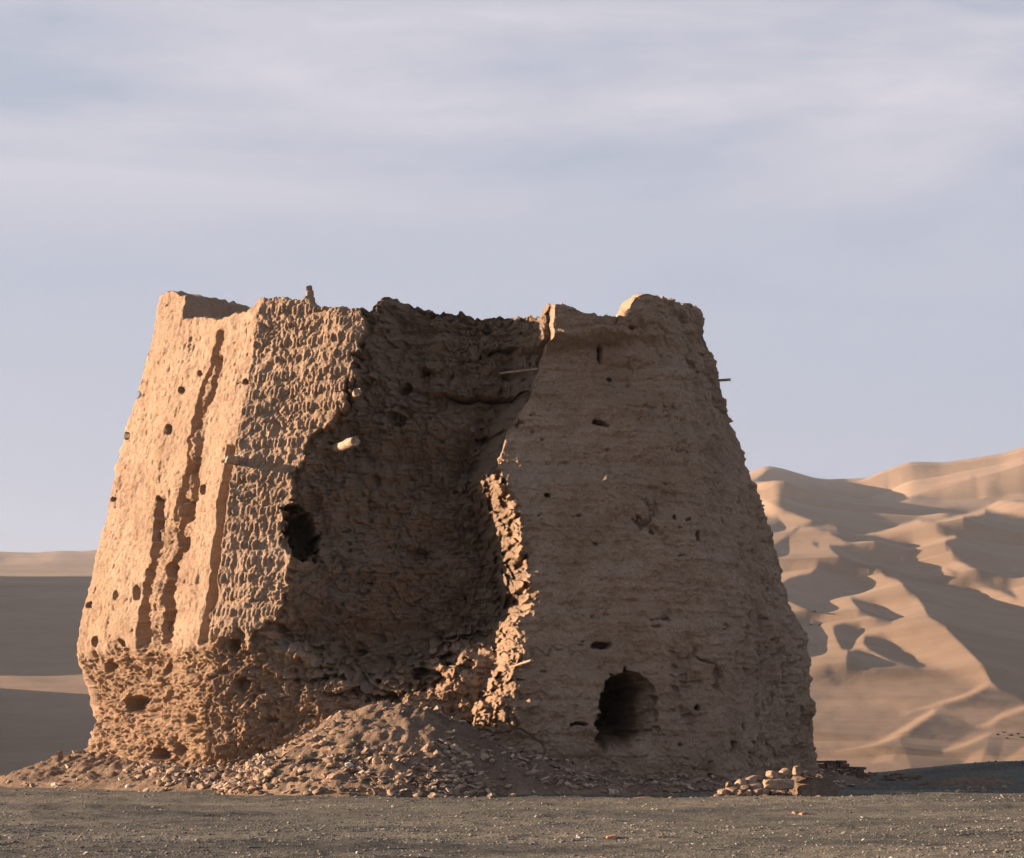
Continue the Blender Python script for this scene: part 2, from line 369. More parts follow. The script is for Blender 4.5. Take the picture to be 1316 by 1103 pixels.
s2, h2 = soldier(U, Z0, 0.17, 0.22, 0.24, 12)
nick = np.clip(fbm(U*2.2, Z0*3.3, U*0, 44, 3)*1.3+0.1, 0, 1)
disp += side*(1-ero)*(-0.040*np.clip(h2*1.6-1.0, 0, 1)*(1-s2)*nick*2+0.022*s2*nick+0.020*fbm(U*8, Z0*7, U*0, 45, 6, 0.7)-0.05*np.clip(fbm(us_s*11, Z0*5, U*0, 127, 3)-0.62, 0, 1)*2)
# shaded front and right face: plastered, thin beds, pitting, runnels
bed = fbm(U*0.5, Z0*7.0, U*0, 51, 4)
cr = 1-np.abs(fbm(U*1.3, Z0*1.0+9, U*0, 52, 4))*5
disp += (face+(U > cum[3])*1.0*(1-face)*frontm)*(0.030*bed+0.020*fbm(U*1.2, Z0*13, U*0, 58, 3)*np.clip(fbm(U*.6, Z0*.8, U*0, 118, 3)+.35, 0, 1)+0.045*fbm(U*1.6, Z0*1.9, U*0, 119, 4)+0.02*fbm(U*5, Z0*8, U*0, 53, 4)-0.06*np.clip(cr, 0, 1)*np.clip(fbm(U*.9, Z0*.9, U*0, 60, 2)+.4, 0, 1))
edge_r = ss(885, 930, PX-0.18*(PY-600))*frontm
runs = fbm(U*2.6+Z0*0.4, Z0*0.55, U*0, 54, 4)
disp += edge_r*(0.12*runs+0.05*fbm(U*7, Z0*5, U*0, 55, 4))
pit = np.clip(fbm(U*2.3, Z0*4.6, U*0, 56, 5, 0.6)-0.74, 0, 1)*(face+edge_r*0.5)
disp -= 0.5*pit
sw = np.clip(face+edge_r, 0, 1)
vr = fbm(U*1.5+0.25*Z0, Z0*0.35, U*0, 128, 5, 0.6)
disp += sw*(0.10*vr*ss(0, 500, PY-430)+0.075*fbm(U*3.2, Z0*2.9, U*0, 129, 7, 0.72)+0.14*fbm(U*0.55, Z0*0.5, U*0, 130, 3))
c3 = np.clip(1-np.abs(fbm(U*0.8+0.2*Z0, Z0*0.5, U*0, 131, 5, 0.6))*16, 0, 1)*np.clip(fbm(U*.5, Z0*.5, U*0, 132, 2)*2, 0, 1)
disp -= sw*0.20*c3
rs = np.clip(fbm(U*0.9, Z0*0.9, U*0, 133, 4)-0.15, 0, 1)*ss(600, 900, PY); t1, t2, t3 = worley(U*4.2, Z0*6.0, 134)
disp -= sw*rs*(0.10+0.30*(t3-0.3)*ss(0, .25, t2-t1))
# courses of the eroded top of the front
ledge = np.clip(fbm(U*0.8, Z0*3.2, U*0, 57, 3), -0.6, 0.6)*ss(560, 440, PY)*face
disp += 0.14*ledge
# hollow: rough blocks with open joints
bx = U*3.1+0.5*np.floor(Z0*4.2)+0.25*fbm(U*2, Z0*2, U*0, 61, 2); bz = Z0*4.2+0.25*fbm(U*1.4, Z0*1.4, U*0, 62, 2)
cix, ciz = np.floor(bx), np.floor(bz); fbx, fbz = bx-cix, bz-ciz
hb = _h(cix.astype(np.int64), ciz.astype(np.int64), np.zeros_like(cix, dtype=np.int64), 63)
joint = np.minimum(np.minimum(fbx, 1-fbx)*1.4, np.minimum(fbz, 1-fbz))
wj = np.clip(0.5+0.9*fbm(U*1.1, Z0*1.3, U*0, 64, 3), 0.1, 1)
jw = 0.05+0.13*np.clip(0.5+fbm(U*3.3, Z0*3.1, U*0, 68, 3), 0, 1)
w1, w2, wid = worley(U*3.0+0.4*fbm(U*5, Z0*5, U*0, 69, 3), Z0*4.6, 70)
patch = np.clip(0.35+1.1*fbm(U*0.8, Z0*0.9, U*0, 78, 3), 0, 1)*ss(800, 740, PY)
patch2 = np.clip(0.3+1.2*fbm(U*1.0+9, Z0*1.3, U*0, 79, 3), 0, 1)
crk = np.clip(1-np.abs(fbm(U*1.1, Z0*1.5, U*0, 110, 5))*9, 0, 1)
beds = fbm(U*0.7, Z0*5.5, U*0, 114, 4)*ss(540, 470, PY)
hd = patch*(0.12*(hb-0.5)*wj-0.13*wj*ss(1, 0, joint/jw))+0.32*fbm(X0*0.8, U*0.8, Z0*0.9, 65, 4)+0.13*fbm(U*3.8, Z0*4.2, U*0, 66, 6, 0.6)
p1, p2, p3 = worley(U*5.2+0.5*fbm(U*3, Z0*3, U*0, 120, 2), Z0*6.6, 121)
b3, b4, b5 = worley(U*3.6+0.35*fbm(U*4, Z0*4, U*0, 122, 2), Z0*7.2, 123, 0.55)
hd = hd*0.75+(0.16*(b5-0.5)-0.12*ss(0.09, 0, b4-b3))*np.clip(0.6+0.9*fbm(U*.9, Z0*1.1, U*0, 124, 3), 0.15, 1)
hd += patch2*(0.06*(wid-0.5))-0.22*np.clip(p3*5-4.1, 0, 1)*ss(.42, .2, p1)+0.10*beds+0.07*fbm(U*9, Z0*11, U*0, 115, 5, 0.65)
g1, g2, gid = worley(U*2.3, Z0*2.3, 67); hd -= 0.35*np.clip(gid*3-2.5, 0, 1)*ss(0.45, 0.2, g1)
disp = disp*(1-0.6*inh)+inh*hd*(1-0.35*low)*(1-0.8*np.clip(ero, 0, 1))
# eroded foot: knobs and cavities
us_ = np.where(U < cum[1], cum[1]-(cum[1]-U)*0.62, U); wx = us_+0.12*fbm(U*3, Z0*3, U*0, 71, 2); wz = Z0+0.10*fbm(U*3, Z0*3+5, U*0, 72, 2)
e1, e2, eid = worley(wx*3.0, wz*3.6, 73); k1, k2, kid = worley(wx*8.5, wz*9, 74); q1, q2, qid = worley(wx*17, wz*17, 75)
knob = 0.13*(eid-0.55)*ss(0.0, 0.5, e2-e1)+0.13*fbm(us_*2.6, Z0*3.2, U*0, 138, 6, 0.68)+0.12*np.clip(1-k1*1.3, 0, 1)*(0.2+1.2*kid)+0.045*np.clip(1-q1*1.3, 0, 1)*(.3+qid)+0.05*fbm(us_*7, Z0*7, U*0, 135, 6, 0.7)-0.30*np.clip(kid*4-3.3, 0, 1)*ss(.5, .2, k1)
knob += -0.05*ss(0.12, 0.0, e2-e1)-0.14*np.clip(fbm(us_*3.2, Z0*4.2, U*0, 139, 4)-0.45, 0, 1)*2+0.14*fbm(us_*0.9, Z0*1.6, U*0, 76, 4)+0.02*fbm(us_*14, Z0*14, U*0, 77, 3)-0.08
er = np.clip(ero, 0, 1)
disp = disp*(1-0.5*er)+er*(knob-0.06)*ss(1.02, 0.85, 0*U+er*0.85)
disp += 0.45*ero2*(0.11*(eid-0.5)+0.10*np.clip(1-k1*1.6, 0, 1)-0.05)
# ragged right lip of the hollow: knobbly masonry where the sun strikes
xr = poly_y(xR_pts, PY)
lip = np.exp(-((PX-(xr-14))/19.0)**2)*frontm*ss(560, 610, PY)
disp += lip*(0.8*(knob+0.02)+0.10*(lqi-0.5)+0.08*(lri-0.5)+0.16*fbm(U*4, Z0*4.5, U*0, 140, 6, 0.7))
# channels on the sunlit side
def seg_dist(pts, px, py):                            # distance (pixels, sideways) from a steep polyline given (x, y)
    pts = sorted(pts, key=lambda q: q[1]); return px-np.interp(py, [q[1] for q in pts], [q[0] for q in pts])
def channel(pts, w, depth, ragged, seed):
    ys = [q[1] for q in pts]; wob = ragged*(fbm(Z0*1.6, Z0*0+seed, U*0, seed, 3)+0.45*fbm(Z0*8, U*3, U*0, seed+5, 3))
    d = seg_dist(pts, PX, PY)+wob; ww = w*(1+0.45*fbm(Z0*1.7, Z0*0+2, U*0, seed+1, 3))
    prof_ = ss(ww+1.6, ww-0.6, np.abs(d)); ends = ss(min(ys)-2, min(ys)+10, PY)*ss(max(ys)+6, max(ys)-2, PY)
    return depth*prof_*ends*(0.75+0.5*fbm(U*3, Z0*3, U*0, seed+2, 2))
chs = channel([(284, 424), (278, 445), (262, 498), (252, 545), (245, 590), (240, 625), (230, 665)], 2.9, 0.45, 3, 81)
chs = np.maximum(chs, channel([(206, 640), (205, 690), (196, 725), (190, 760), (182, 800), (178, 832)], 6.0, 0.65, 5, 84))
chs = np.maximum(chs, channel([(281, 455), (270, 515), (262, 545), (254, 605), (250, 640), (247, 660)], 2.2, 0.35, 4, 87))
chs = np.maximum(chs, channel([(240, 640), (232, 680), (232, 705), (226, 745), (220, 790), (214, 824)], 5.0, 0.48, 7, 90))
chs = np.maximum(chs, channel([(301, 572), (297, 600), (291, 640), (284, 690), (276, 735), (268, 780), (262, 824)], 5.8, 0.65, 1.6, 93))
chs = np.where(frontm, chs, 0)
disp -= chs*side*(1-er*0.7)
rag = np.exp(-((seg_dist([(284, 430), (255, 560), (238, 640), (215, 720), (200, 820)], PX, PY))/(7+14*ss(560, 720, PY)))**2)*side*(1-er)
disp += rag*0.5*(knob+0.03)*ss(430, 520, PY)
# small square sockets and cavities: column, row, half width, half height, depth
holes = [(175, 508, 4, 4, .5), (234, 501, 3.4, 4, .5), (256, 479, 2.6, 3, .4), (163, 560, 3.6, 4, .5), (219, 552, 3.6, 5, .5), (147, 643, 3, 2.6, .4), (203, 640, 3, 3, .4),
         (115, 778, 3.5, 3.5, .5), (246, 653, 4, 8, .5), (236, 700, 7, 9, .6), (121, 825, 4, 6, .4), (155, 826, 4, 4, .4), (262, 630, 4, 6, .4), (250, 605, 3, 7, .4),
         (314, 491, 3, 3, .4), (150, 765, 2, 5, .25), (176, 762, 4, 9, .35),
         (775, 541, 9, 2.8, .6), (703, 638, 3.6, 3, .5), (786, 485, 3, 2, .4), (865, 664, 3, 2.5, .4), (900, 690, 3.4, 7, .4), (772, 829, 10, 4, .6),
         (770, 452, 2, 11, .4), (898, 908, 3, 3, .4),
         (742, 931, 12, 3, .35), (948, 955, 5, 6, .35), (962, 935, 4, 5, .3), (1000, 1005, 4, 6, .3), 
         (515, 490, 9, 8, .6), (505, 530, 12, 9, .5), (630, 545, 22, 3, .5), (622, 496, 62, 2.2, .7), (540, 465, 7, 6, .4), (645, 434, 16, 3, .4), (695, 712, 0.1, .1, 0),
         (560, 820, 6, 9, .3), (470, 745, 5, 4, .3), (530, 705, 12, 10, .35), (478, 610, 5, 8, .3), (455, 835, 10, 6, .4),
         (200, 970, 9, 8, .4), (223, 962, 7, 8, .4), (170, 905, 14, 10, .45), (208, 860, 6, 7, .35), (135, 855, 6, 8, .35), (300, 830, 9, 9, .35), (312, 880, 10, 9, .35), (243, 925, 7, 6, .3)]
hh = np.zeros_like(disp)
hwx = 3.5*fbm(U*3.5, Z0*3.5, U*0, 116, 3); hwy = 3.5*fbm(U*3.5, Z0*3.5, U*0, 117, 3)
for hx, hy, rx, ry, dp in holes:
    if dp <= 0: continue
    hw = 0.25 if hx < 320 else 1.0
    q = np.abs((PX-hx+hwx*hw)/rx)**2.2+np.abs((PY-hy+hwy*hw)/ry)**2.2
    hh = np.maximum(hh, np.where(frontm, dp*(ss(1.35, 0.75, q) if dp > .3 else ss(1.8, 0.2, q)), 0))
disp -= hh
# doorway at the foot of the shaded face, and the opening in the hollow
def door_depth():
    y = PY+jy*1.3+3*(lri-0.5)+4*fbm(U*5, Z0*5, U*0, 137, 4); x = PX+jx*1.3+3*(lri-0.5)+5*fbm(U*5, Z0*7, U*0, 136, 4)
    l = np.interp(y, [858, 866, 880, 905, 935, 950, 975], [800, 781, 775, 768, 765, 765, 785]); r = np.interp(y, [858, 864, 872, 890, 915, 950, 975], [804, 819, 831, 841, 846, 844, 830])
    rr = np.clip((r-x)/(r-l), 0, 1); d = 0.25*ss(0, .04, rr)+0.75*ss(0.0, 0.45, rr)+4.2*ss(0.30, 0.56, rr)
    d *= ss(-1.5, 3, x-l)
    top = ss(858, 868, y+8*ss(820, 790, PX)); floor_ = ss(972, 915, y)
    return np.where(frontm, d*top*floor_, 0)
dd = door_depth(); dd = dd*(1+0.30*(lri-0.5)*ss(0.2, .8, dd)+0.45*fbm(U*3, Z0*5, U*0, 113, 5, 0.65))
wob_ = 9*(lri-0.5)+6*(lqi-0.5)
q = np.abs((PX-387+jx*1.5+wob_-0.10*(PY-690))/17)**2.2+np.abs((PY-688+jy+wob_)/33)**2.2
oo = np.where(frontm, 1.9*ss(1.3, 0.8, q), 0)
back = np.where(frontm, 0, 0.08*fbm(X0*2, Y0*2, Z0*2, 99, 3))
push = 0.60*ss(625, 590, PY)*ss(260, 8, PX-xr)*ss(-70, -25, PX-xr)*frontm*ss(425, 445, PY)
Xd = X0+NX*(disp+back); Yd = Y0+NYY*(disp+back)+hol+dd+oo+push
Xd = Xd-0.2*oo-0.06*dd*ss(0.9, 2.5, dd)                                   # openings run back and to the left
Zd = Z0+0.025*fbm(U*8, Z0*8, U*0, 101, 2)*ss(0, 0.02, v)
# crown of the wall: thickness, inner face, floor
ctr = np.array([-2.0, 52.2])
rows = [np.stack([Xd, Yd, Zd], -1)]
top = rows[0][-1]; dirx = ctr[0]-top[:, 0]; diry = ctr[1]-top[:, 1]; dl = np.hypot(dirx, diry); dirx /= dl; diry /= dl
wn = np.where(us < cum[4], 0.85, 0.3); dirx = dirx*(1-wn)-NX[-1]*wn; diry = diry*(1-wn)-NYY[-1]*wn; dl = np.hypot(dirx, diry); dirx = blur1(dirx/dl, 10, 0); diry = blur1(diry/dl, 10, 0)
rims = blur1(top[:, 2], 5, 0)
th = 0.75+0.18*fbm(us*1.7, us*0, us*0, 103, 3)
zfl = 11.65
for a, (t_, zf) in enumerate([(0.12, -.02), (0.5, .0), (0.85, -.03), (1.0, -.12), (1.08, .5), (1.15, .97), (1.5, 1.0)]):
    tt = th*t_*(1+0.08*fbm(us*4, us*0+a, us*0, 105, 3)); zz = top[:, 2]*(1-min(1, t_*1.6))+rims*min(1, t_*1.6)
    z_ = zz+zf if zf < 0.3 else zz-(zz-zfl)*zf
    z_ = z_+0.09*fbm(us*7, us*0+a*1.7, us*0, 106, 3)
    rows.append(np.stack([top[:, 0]+dirx*tt, top[:, 1]+diry*tt, z_], -1)[None])
for k_ in (0.6, 0.2, 0.0):
    l_ = rows[7][0]; rows.append(np.stack([ctr[0]+(l_[:, 0]-ctr[0])*k_, ctr[1]+(l_[:, 1]-ctr[1])*k_, np.full(NC, zfl)+0.05*fbm(us, us*0+k_*9, us*0, 107, 2)], -1)[None])
P = np.concatenate(rows, 0); NRT = P.shape[0]; P[:, -1] = P[:, 0]
V = P.reshape(-1, 3).astype(np.float32); FQ = grid_faces(NRT, NC)
NV = vnormals(V.astype(np.float64), FQ)
NV = NV.reshape(NRT, NC, 3); s_ = NV[:, 0]+NV[:, -1]; s_ /= np.linalg.norm(s_, axis=1, keepdims=True)+1e-9; NV[:, 0] = s_; NV[:, -1] = s_; NV = NV.reshape(-1, 3)
def padr(a): return np.concatenate([a, np.repeat(a[-1:], NRT-NR, 0)], 0).ravel()
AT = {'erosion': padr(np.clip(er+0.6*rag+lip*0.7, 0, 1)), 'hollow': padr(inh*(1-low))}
fr_i = (np.arange(NRT-1)[:, None]+np.zeros((1, NC-1), int)).ravel(); fc_i = (np.zeros((NRT-1, 1), int)+np.arange(NC-1)[None, :]).ravel()
ri = np.minimum(fr_i, NR-1)
g = lambda a: np.broadcast_to(a, PX.shape)[ri, fc_i]
fu = us[fc_i]; pid = np.full(len(FQ), 0)
pid[fu >= cum[1]] = 1; pid[(fu >= cum[2]) | (g(PX) > 600)] = 2; pid[(fu >= cum[3])] = 3; pid[fu >= cum[4]] = 4
pid[(g(hol) > 0.12) & (g(low) < 0.5) & (fu < cum[4])] = 5
pid[(g(ero) > 0.5)] = 6
pid[g(dd) > 0.2] = 7; pid[g(oo) > 0.3] = 8
pid[(fr_i >= NR-22)] = 9; pid[fr_i >= NR+6] = 10
tower = bpy.data.objects.new("watchtower", None); tower.location = (0, 0, 0); COL.objects.link(tower)
tag(tower, "tall ruined mud brick watchtower with a collapsed front, standing on gravel before the dunes", "tower")
PN = {0: ("wall_face", "sunlit side wall cut by dark vertical channels"), 1: ("wall_face", "obliquely lit wall panel with rows of worn upright bricks"), 2: ("wall_face", "shaded front wall with the doorway at its foot"),
      3: ("wall_face", "shaded right wall with eroded runnels"), 4: ("wall_face", None), 5: ("collapsed_hollow", None), 6: ("eroded_base", None), 7: ("doorway", None), 8: ("wall_opening", None), 9: ("parapet", None), 10: ("roof_floor", None)}
for k, (nm, lb) in PN.items():
    sel = pid == k
    if sel.sum() == 0: continue
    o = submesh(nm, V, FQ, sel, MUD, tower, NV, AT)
    if lb: o['label'] = lb
# height of the wall surface at a photo position, to seat timbers
P0 = P[:NR]
fp = (P0[:, :, 0]/P0[:, :, 1]*F+CX); fq = (HY-(P0[:, :, 2]-EYE)/P0[:, :, 1]*F)
def surf_at(px, py):
    m = (np.abs(fp-px) < 2.5) & (np.abs(fq-py) < 2.5) & frontm
    if not m.any(): m = (np.abs(fp-px) < 6) & (np.abs(fq-py) < 6) & frontm
    return float(P0[:, :, 1][m].min())
def tube(name, p0, p1, r0, r1, mat, parent, seg=14, nring=10, seed=0, wob=0.05):
    p0 = np.array(p0); p1 = np.array(p1); ax = p1-p0; ln = np.linalg.norm(ax); ax /= ln
    up = np.array([0, 0, 1.0]) if abs(ax[2]) < .9 else np.array([1.0, 0, 0]); a = np.cross(ax, up); a /= np.linalg.norm(a); b = np.cross(ax, a)
    rng = np.random.default_rng(seed); vs = []; 
    prof = 1+wob*rng.normal(size=seg)
    for i in range(nring+1):
        t = i/nring; r = r0+(r1-r0)*t; c = p0+ax*ln*t+(a*rng.normal()+b*rng.normal())*r*0.05
        for j in range(seg):
            th_ = 2*math.pi*j/seg; rr = r*prof[j]*(1+0.05*rng.normal()); ex = ax*(rng.normal()*r*0.18 if i == nring else 0)
            vs.append(c+(a*math.cos(th_)+b*math.sin(th_))*rr+ex)
    fs = [(i*seg+j, i*seg+(j+1) % seg, (i+1)*seg+(j+1) % seg, (i+1)*seg+j) for i in range(nring) for j in range(seg)]
    n = len(vs); vs.append(p1-ax*r1*0.1); vs.append(p0)
    tri = [(nring*seg+j, nring*seg+(j+1) % seg, n, n) for j in range(seg)]+[((j+1) % seg, j, n+1, n+1) for j in range(seg)]
    me = bpy.data.meshes.new(name); me.from_pydata([tuple(q) for q in vs], [], fs+[t[:3] for t in tri]); me.materials.append(mat); me.update()
    for p in me.polygons: p.use_smooth = len(p.vertices) == 4
    o = bpy.data.objects.new(name, me); COL.objects.link(o); o.parent = parent; return o
def timber(px, py, dx, dy, dz, r, back, seed, label=None):
    Y = surf_at(px, py); c = np.array(px2w(px, py, Y)); d = np.array([dx, dy, dz]); d = d/np.linalg.norm(d)
    o = tube("timber_beam", c-d*back, c+d*(np.linalg.norm([dx, dy, dz])), r*0.95, r, WOOD, tower, seed=seed)
    if label: o['label'] = label
timber(432, 577, 0.55, -1.0, 0.05, 0.12, 1.2, 1, "thick pale timber stub catching the sun inside the hollow")
timber(454, 511, 0.16, -0.62, 0.03, 0.10, 0.9, 2, "short timber stub at the upper edge of the hollow")
timber(303, 592, -0.22, -0.30, 0.0, 0.11, 0.5, 3, "timber stub jutting from the channel at the corner")
timber(926, 489, 0.26, -0.05, 0.01, 0.035, 1.0, 4, "thin stick jutting from the right edge high up")
timber(976, 650, 0.12, -0.03, 0.0, 0.025, 1.0, 5)
timber(664, 855, 0.35, -0.5, 0.10, 0.03, 0.5, 6)
timber(660, 478, 0.75, -0.35, 0.02, 0.03, 0.5, 7)
# slender pinnacle of brick left standing on the rim
def lump(name, loc, size, mat, parent=None, seed=0, sub=3, rough=0.25, rot=(0, 0, 0), flat=True, boxy=0.0):
    import bmesh
    bm = bmesh.new(); bmesh.ops.create_icosphere(bm, subdivisions=sub, radius=1.0)
    co = np.array([q.co[:] for q in bm.verts]); mx = np.abs(co).max(axis=1, keepdims=True); co = co*(1-boxy)+co/mx*0.85*boxy
    n_ = fbm(co[:, 0]*1.3+seed*3.1, co[:, 1]*1.3+seed, co[:, 2]*1.3, seed, 3); co = co*(1+rough*n_[:, None])
    rng = np.random.default_rng(seed)
    for _ in range(4 if boxy > .5 else 11):            # planar cuts give facets
        d = rng.normal(size=3); d /= np.linalg.norm(d); k = co @ d; lim = 0.9+0.2*rng.random() if boxy > .5 else 0.55+0.25*rng.random(); over = np.maximum(k-lim, 0); co = co-over[:, None]*d
    for q, c in zip(bm.verts, co): q.co = Vector(c*np.array(size))
    me = bpy.data.meshes.new(name); bm.to_mesh(me); bm.free(); me.materials.append(mat)
    for p in me.polygons: p.use_smooth = not flat
    o = bpy.data.objects.new(name, me); COL.objects.link(o); o.location = loc; o.rotation_euler = rot
    if parent: o.parent = parent
    return o
Yp = 48.1
pc = px2w(397, 385, Yp)
bx_ = []
def stack_mesh(name, boxes, mat, parent=None, seed=0, jit=0.02):
    import bmesh
    bm = bmesh.new(); rng = random.Random(seed)
    for (x, y, z, sx, sy, sz, rz) in boxes:
        r = bmesh.ops.create_cube(bm, size=1.0); vs = r['verts']
        es = list({e for q in vs for e in q.link_edges}); c_, s__ = math.cos(rz), math.sin(rz)
        for q in vs:
            px_, py_, pz_ = q.co.x*sx+rng.uniform(-jit, jit), q.co.y*sy+rng.uniform(-jit, jit), q.co.z*sz+rng.uniform(-jit, jit)*0.6
            q.co = Vector((x+px_*c_-py_*s__, y+px_*s__+py_*c_, z+pz_))
        bmesh.ops.bevel(bm, geom=es, offset=min(sx, sy, sz)*0.13, segments=2, affect='EDGES')
    me = bpy.data.meshes.new(name); bm.to_mesh(me); bm.free(); me.materials.append(mat)
    for p in me.polygons: p.use_smooth = False
    o = bpy.data.objects.new(name, me); COL.objects.link(o)
    if parent: o.parent = parent
    return o
zt = 12.05
stack_mesh("brick_pinnacle", [(pc[0]+0.03, Yp+.2, zt-.05, .30, .4, .30, .1), (pc[0]+0.01, Yp+.2, zt+.17, .22, .3, .16, -.1), (pc[0]-0.01, Yp+.2, zt+.32, .17, .24, .15, .2), (pc[0]-0.01, Yp+.2, zt+.45, .14, .2, .12, -.1)], MUD, tower, 3, 0.025)['label'] = "small brick pinnacle standing on the rim"

# ------------------------------------------------------------------ ground
def edge_y(X): return 57.5+1.5*np.sin(X*0.21)+1.0*np.sin(X*0.53+1)
def ground_h(X, Y):
    h = 0.06*fbm(X*0.33, Y*0.9, X*0, 201, 4)+0.02*fbm(X*2.0, Y*3.5, X*0, 202, 3)
    h = h*ss(2, 14, Y)
    h = h+0.42*np.exp(-(((X-14.2)/3.0)**2+((Y-54.5)/1.8)**2))+0.10*np.exp(-(((X+14)/3)**2+((Y-54)/2.5)**2))
    h = h+0.12*ss(50, 54, Y)*ss(4, 9, X)
    dl = Y-edge_y(X)
    dr = np.hypot(X, Y-20)-75                          # the plateau falls away all round
    return h-6.5*ss(0, 14, dl)*1.0-6.5*ss(0, 25, dr)*(1-ss(0, 14, dl))-0.8*ss(-3, 2, dl)*0.4
pxs = np.arange(-260, 1580, 2.2); k_ = (pxs-CX)/F
ys1 = 1.0/np.linspace(1/19.0, 1/75.0, 560)
Yg, Kg = np.meshgrid(ys1, k_, indexing='ij'); Xg = Yg*Kg
Zg = ground_h(Xg, Yg)
# one sheet: fine wedge in view, closed by a coarse skirt to the horizon (a ring of rows around it)
n1_, n2_ = Xg.shape
verts = np.stack([Xg, Yg, Zg], -1).reshape(-1, 3); faces = grid_faces(n1_, n2_)
loop = np.concatenate([np.arange(n2_), np.arange(1, n1_)*n2_+n2_-1, (n1_-1)*n2_+np.arange(n2_-2, -1, -1), np.arange(n1_-2, 0, -1)*n2_])
lp = verts[loop]; cen = np.array([0, 42.0]); allv = [verts]; prev = loop; off = len(verts); allf = [faces]
for sc_, in [(s,) for s in (1.12, 1.35, 1.8, 2.6, 4.5, 9, 20, 60, 180)]:
    xy = cen+(lp[:, :2]-cen)*np.array([sc_, sc_]); 
    zz = ground_h(xy[:, 0], xy[:, 1]); zz = np.where(sc_ > 4, np.minimum(zz, -6.5), zz)
    ring = np.concatenate([xy, zz[:, None]], 1); idx = off+np.arange(len(ring))
    allv.append(ring); a = prev; b = np.roll(prev, -1); c = np.roll(idx, -1)
    allf.append(np.stack([a, idx, c, b], -1)); prev = idx; off += len(ring)
ground = mesh_np("ground", np.concatenate(allv), np.concatenate(allf), GRAVEL)
tag(ground, kind="structure")

# ------------------------------------------------------------------ talus: rubble slope round the tower's foot
foot_z = 0.15
fk = [np.array([np.interp(foot_z, c[:, 2], c[:, 0]), np.interp(foot_z, c[:, 2], c[:, 1])]) for c in CORN]
poly = np.array([sum(Wu[k][i]*fk[k] for k in range(7)) for i in range(0, NC, 6)]); pu = us[0:NC:6]; ppx = CX+F*poly[:, 0]/poly[:, 1]
hpx = [(60, .95), (100, .95), (180, .62), (255, .60), (320, .80), (370, 1.15), (410, 1.55), (450, 2.1), (490, 2.34), (525, 2.30), (580, 1.9), (640, 1.35), (690, 1.0), (760, .62), (800, .42), (860, .45), (960, .30), (1050, .45)]
slp = [(60, .36), (180, .38), (300, .48), (400, .62), (520, .72), (620, .62), (700, .42), (860, .24), (1050, .35)]
ph = np.where(pu < cum[4], poly_y(hpx, ppx), 0.5); psl = np.where(pu < cum[4], poly_y(slp, ppx), 0.3)
def talus_h(X, Y):
    sh = X.shape; x = X.ravel(); y = Y.ravel(); o = np.full(x.shape, -9.0)
    for i in range(len(poly)-1):
        d = np.hypot(x-poly[i, 0], y-poly[i, 1]); o = np.maximum(o, ph[i]-psl[i]*d)
    return o.reshape(sh)
tx_ = np.arange(-19, 12.5, 0.05); ty_ = np.arange(38.0, 58.0, 0.05)
Ytg, Xtg = np.meshgrid(ty_, tx_, indexing='ij')
coarse_x = np.arange(-19, 12.6, 0.25); coarse_y = np.arange(38, 58.1, 0.25); Yc, Xc = np.meshgrid(coarse_y, coarse_x, indexing='ij')
Hc = blur1(blur1(talus_h(Xc, Yc), 1.0, 0), 1.0, 1)
def bil(X, Y, Hm, x0, y0, st):
    fx = np.clip((X-x0)/st, 0, Hm.shape[1]-1.001); fy = np.clip((Y-y0)/st, 0, Hm.shape[0]-1.001)
    ix = fx.astype(int); iy = fy.astype(int); fx = fx-ix; fy = fy-iy
    return (Hm[iy, ix]*(1-fx)+Hm[iy, ix+1]*fx)*(1-fy)+(Hm[iy+1, ix]*(1-fx)+Hm[iy+1, ix+1]*fx)*fy
def talus_z(X, Y):
    b = bil(X, Y, Hc, -19, 38, 0.25)
    hgt = np.clip(b/0.6, 0, 1)
    return b+hgt*(0.12*fbm(X*0.9, Y*0.9, X*0, 211, 4)+0.12*fbm(X*3, Y*3, X*0, 212, 6, 0.65))-0.03+0.05*fbm(X*1.2, Y*1.2, X*0, 213, 3)
def gz(X, Y):
    X = np.atleast_1d(np.asarray(X, float)); Y = np.atleast_1d(np.asarray(Y, float))
    return np.maximum(ground_h(X, Y), np.where((X > -19) & (X < 12.5) & (Y > 38) & (Y < 58), talus_z(X, Y), -9))
Zt = talus_z(Xtg, Ytg); Zt = Zt+0.045*fbm(Xtg*7, Ytg*7, Xtg*0, 214, 3)*np.clip(Zt/0.3, 0, 1)
FT = grid_faces(*Zt.shape); gh = ground_h(Xtg, Ytg); keep = (Zt > gh-0.12).ravel()[FT].any(axis=1)
used, inv = np.unique(FT[keep], return_inverse=True); VT = np.stack([Xtg, Ytg, Zt], -1).reshape(-1, 3)
tal = mesh_np("rubble_slope", VT[used], inv.reshape(-1, 4), TALUS); tag(tal, kind="structure")

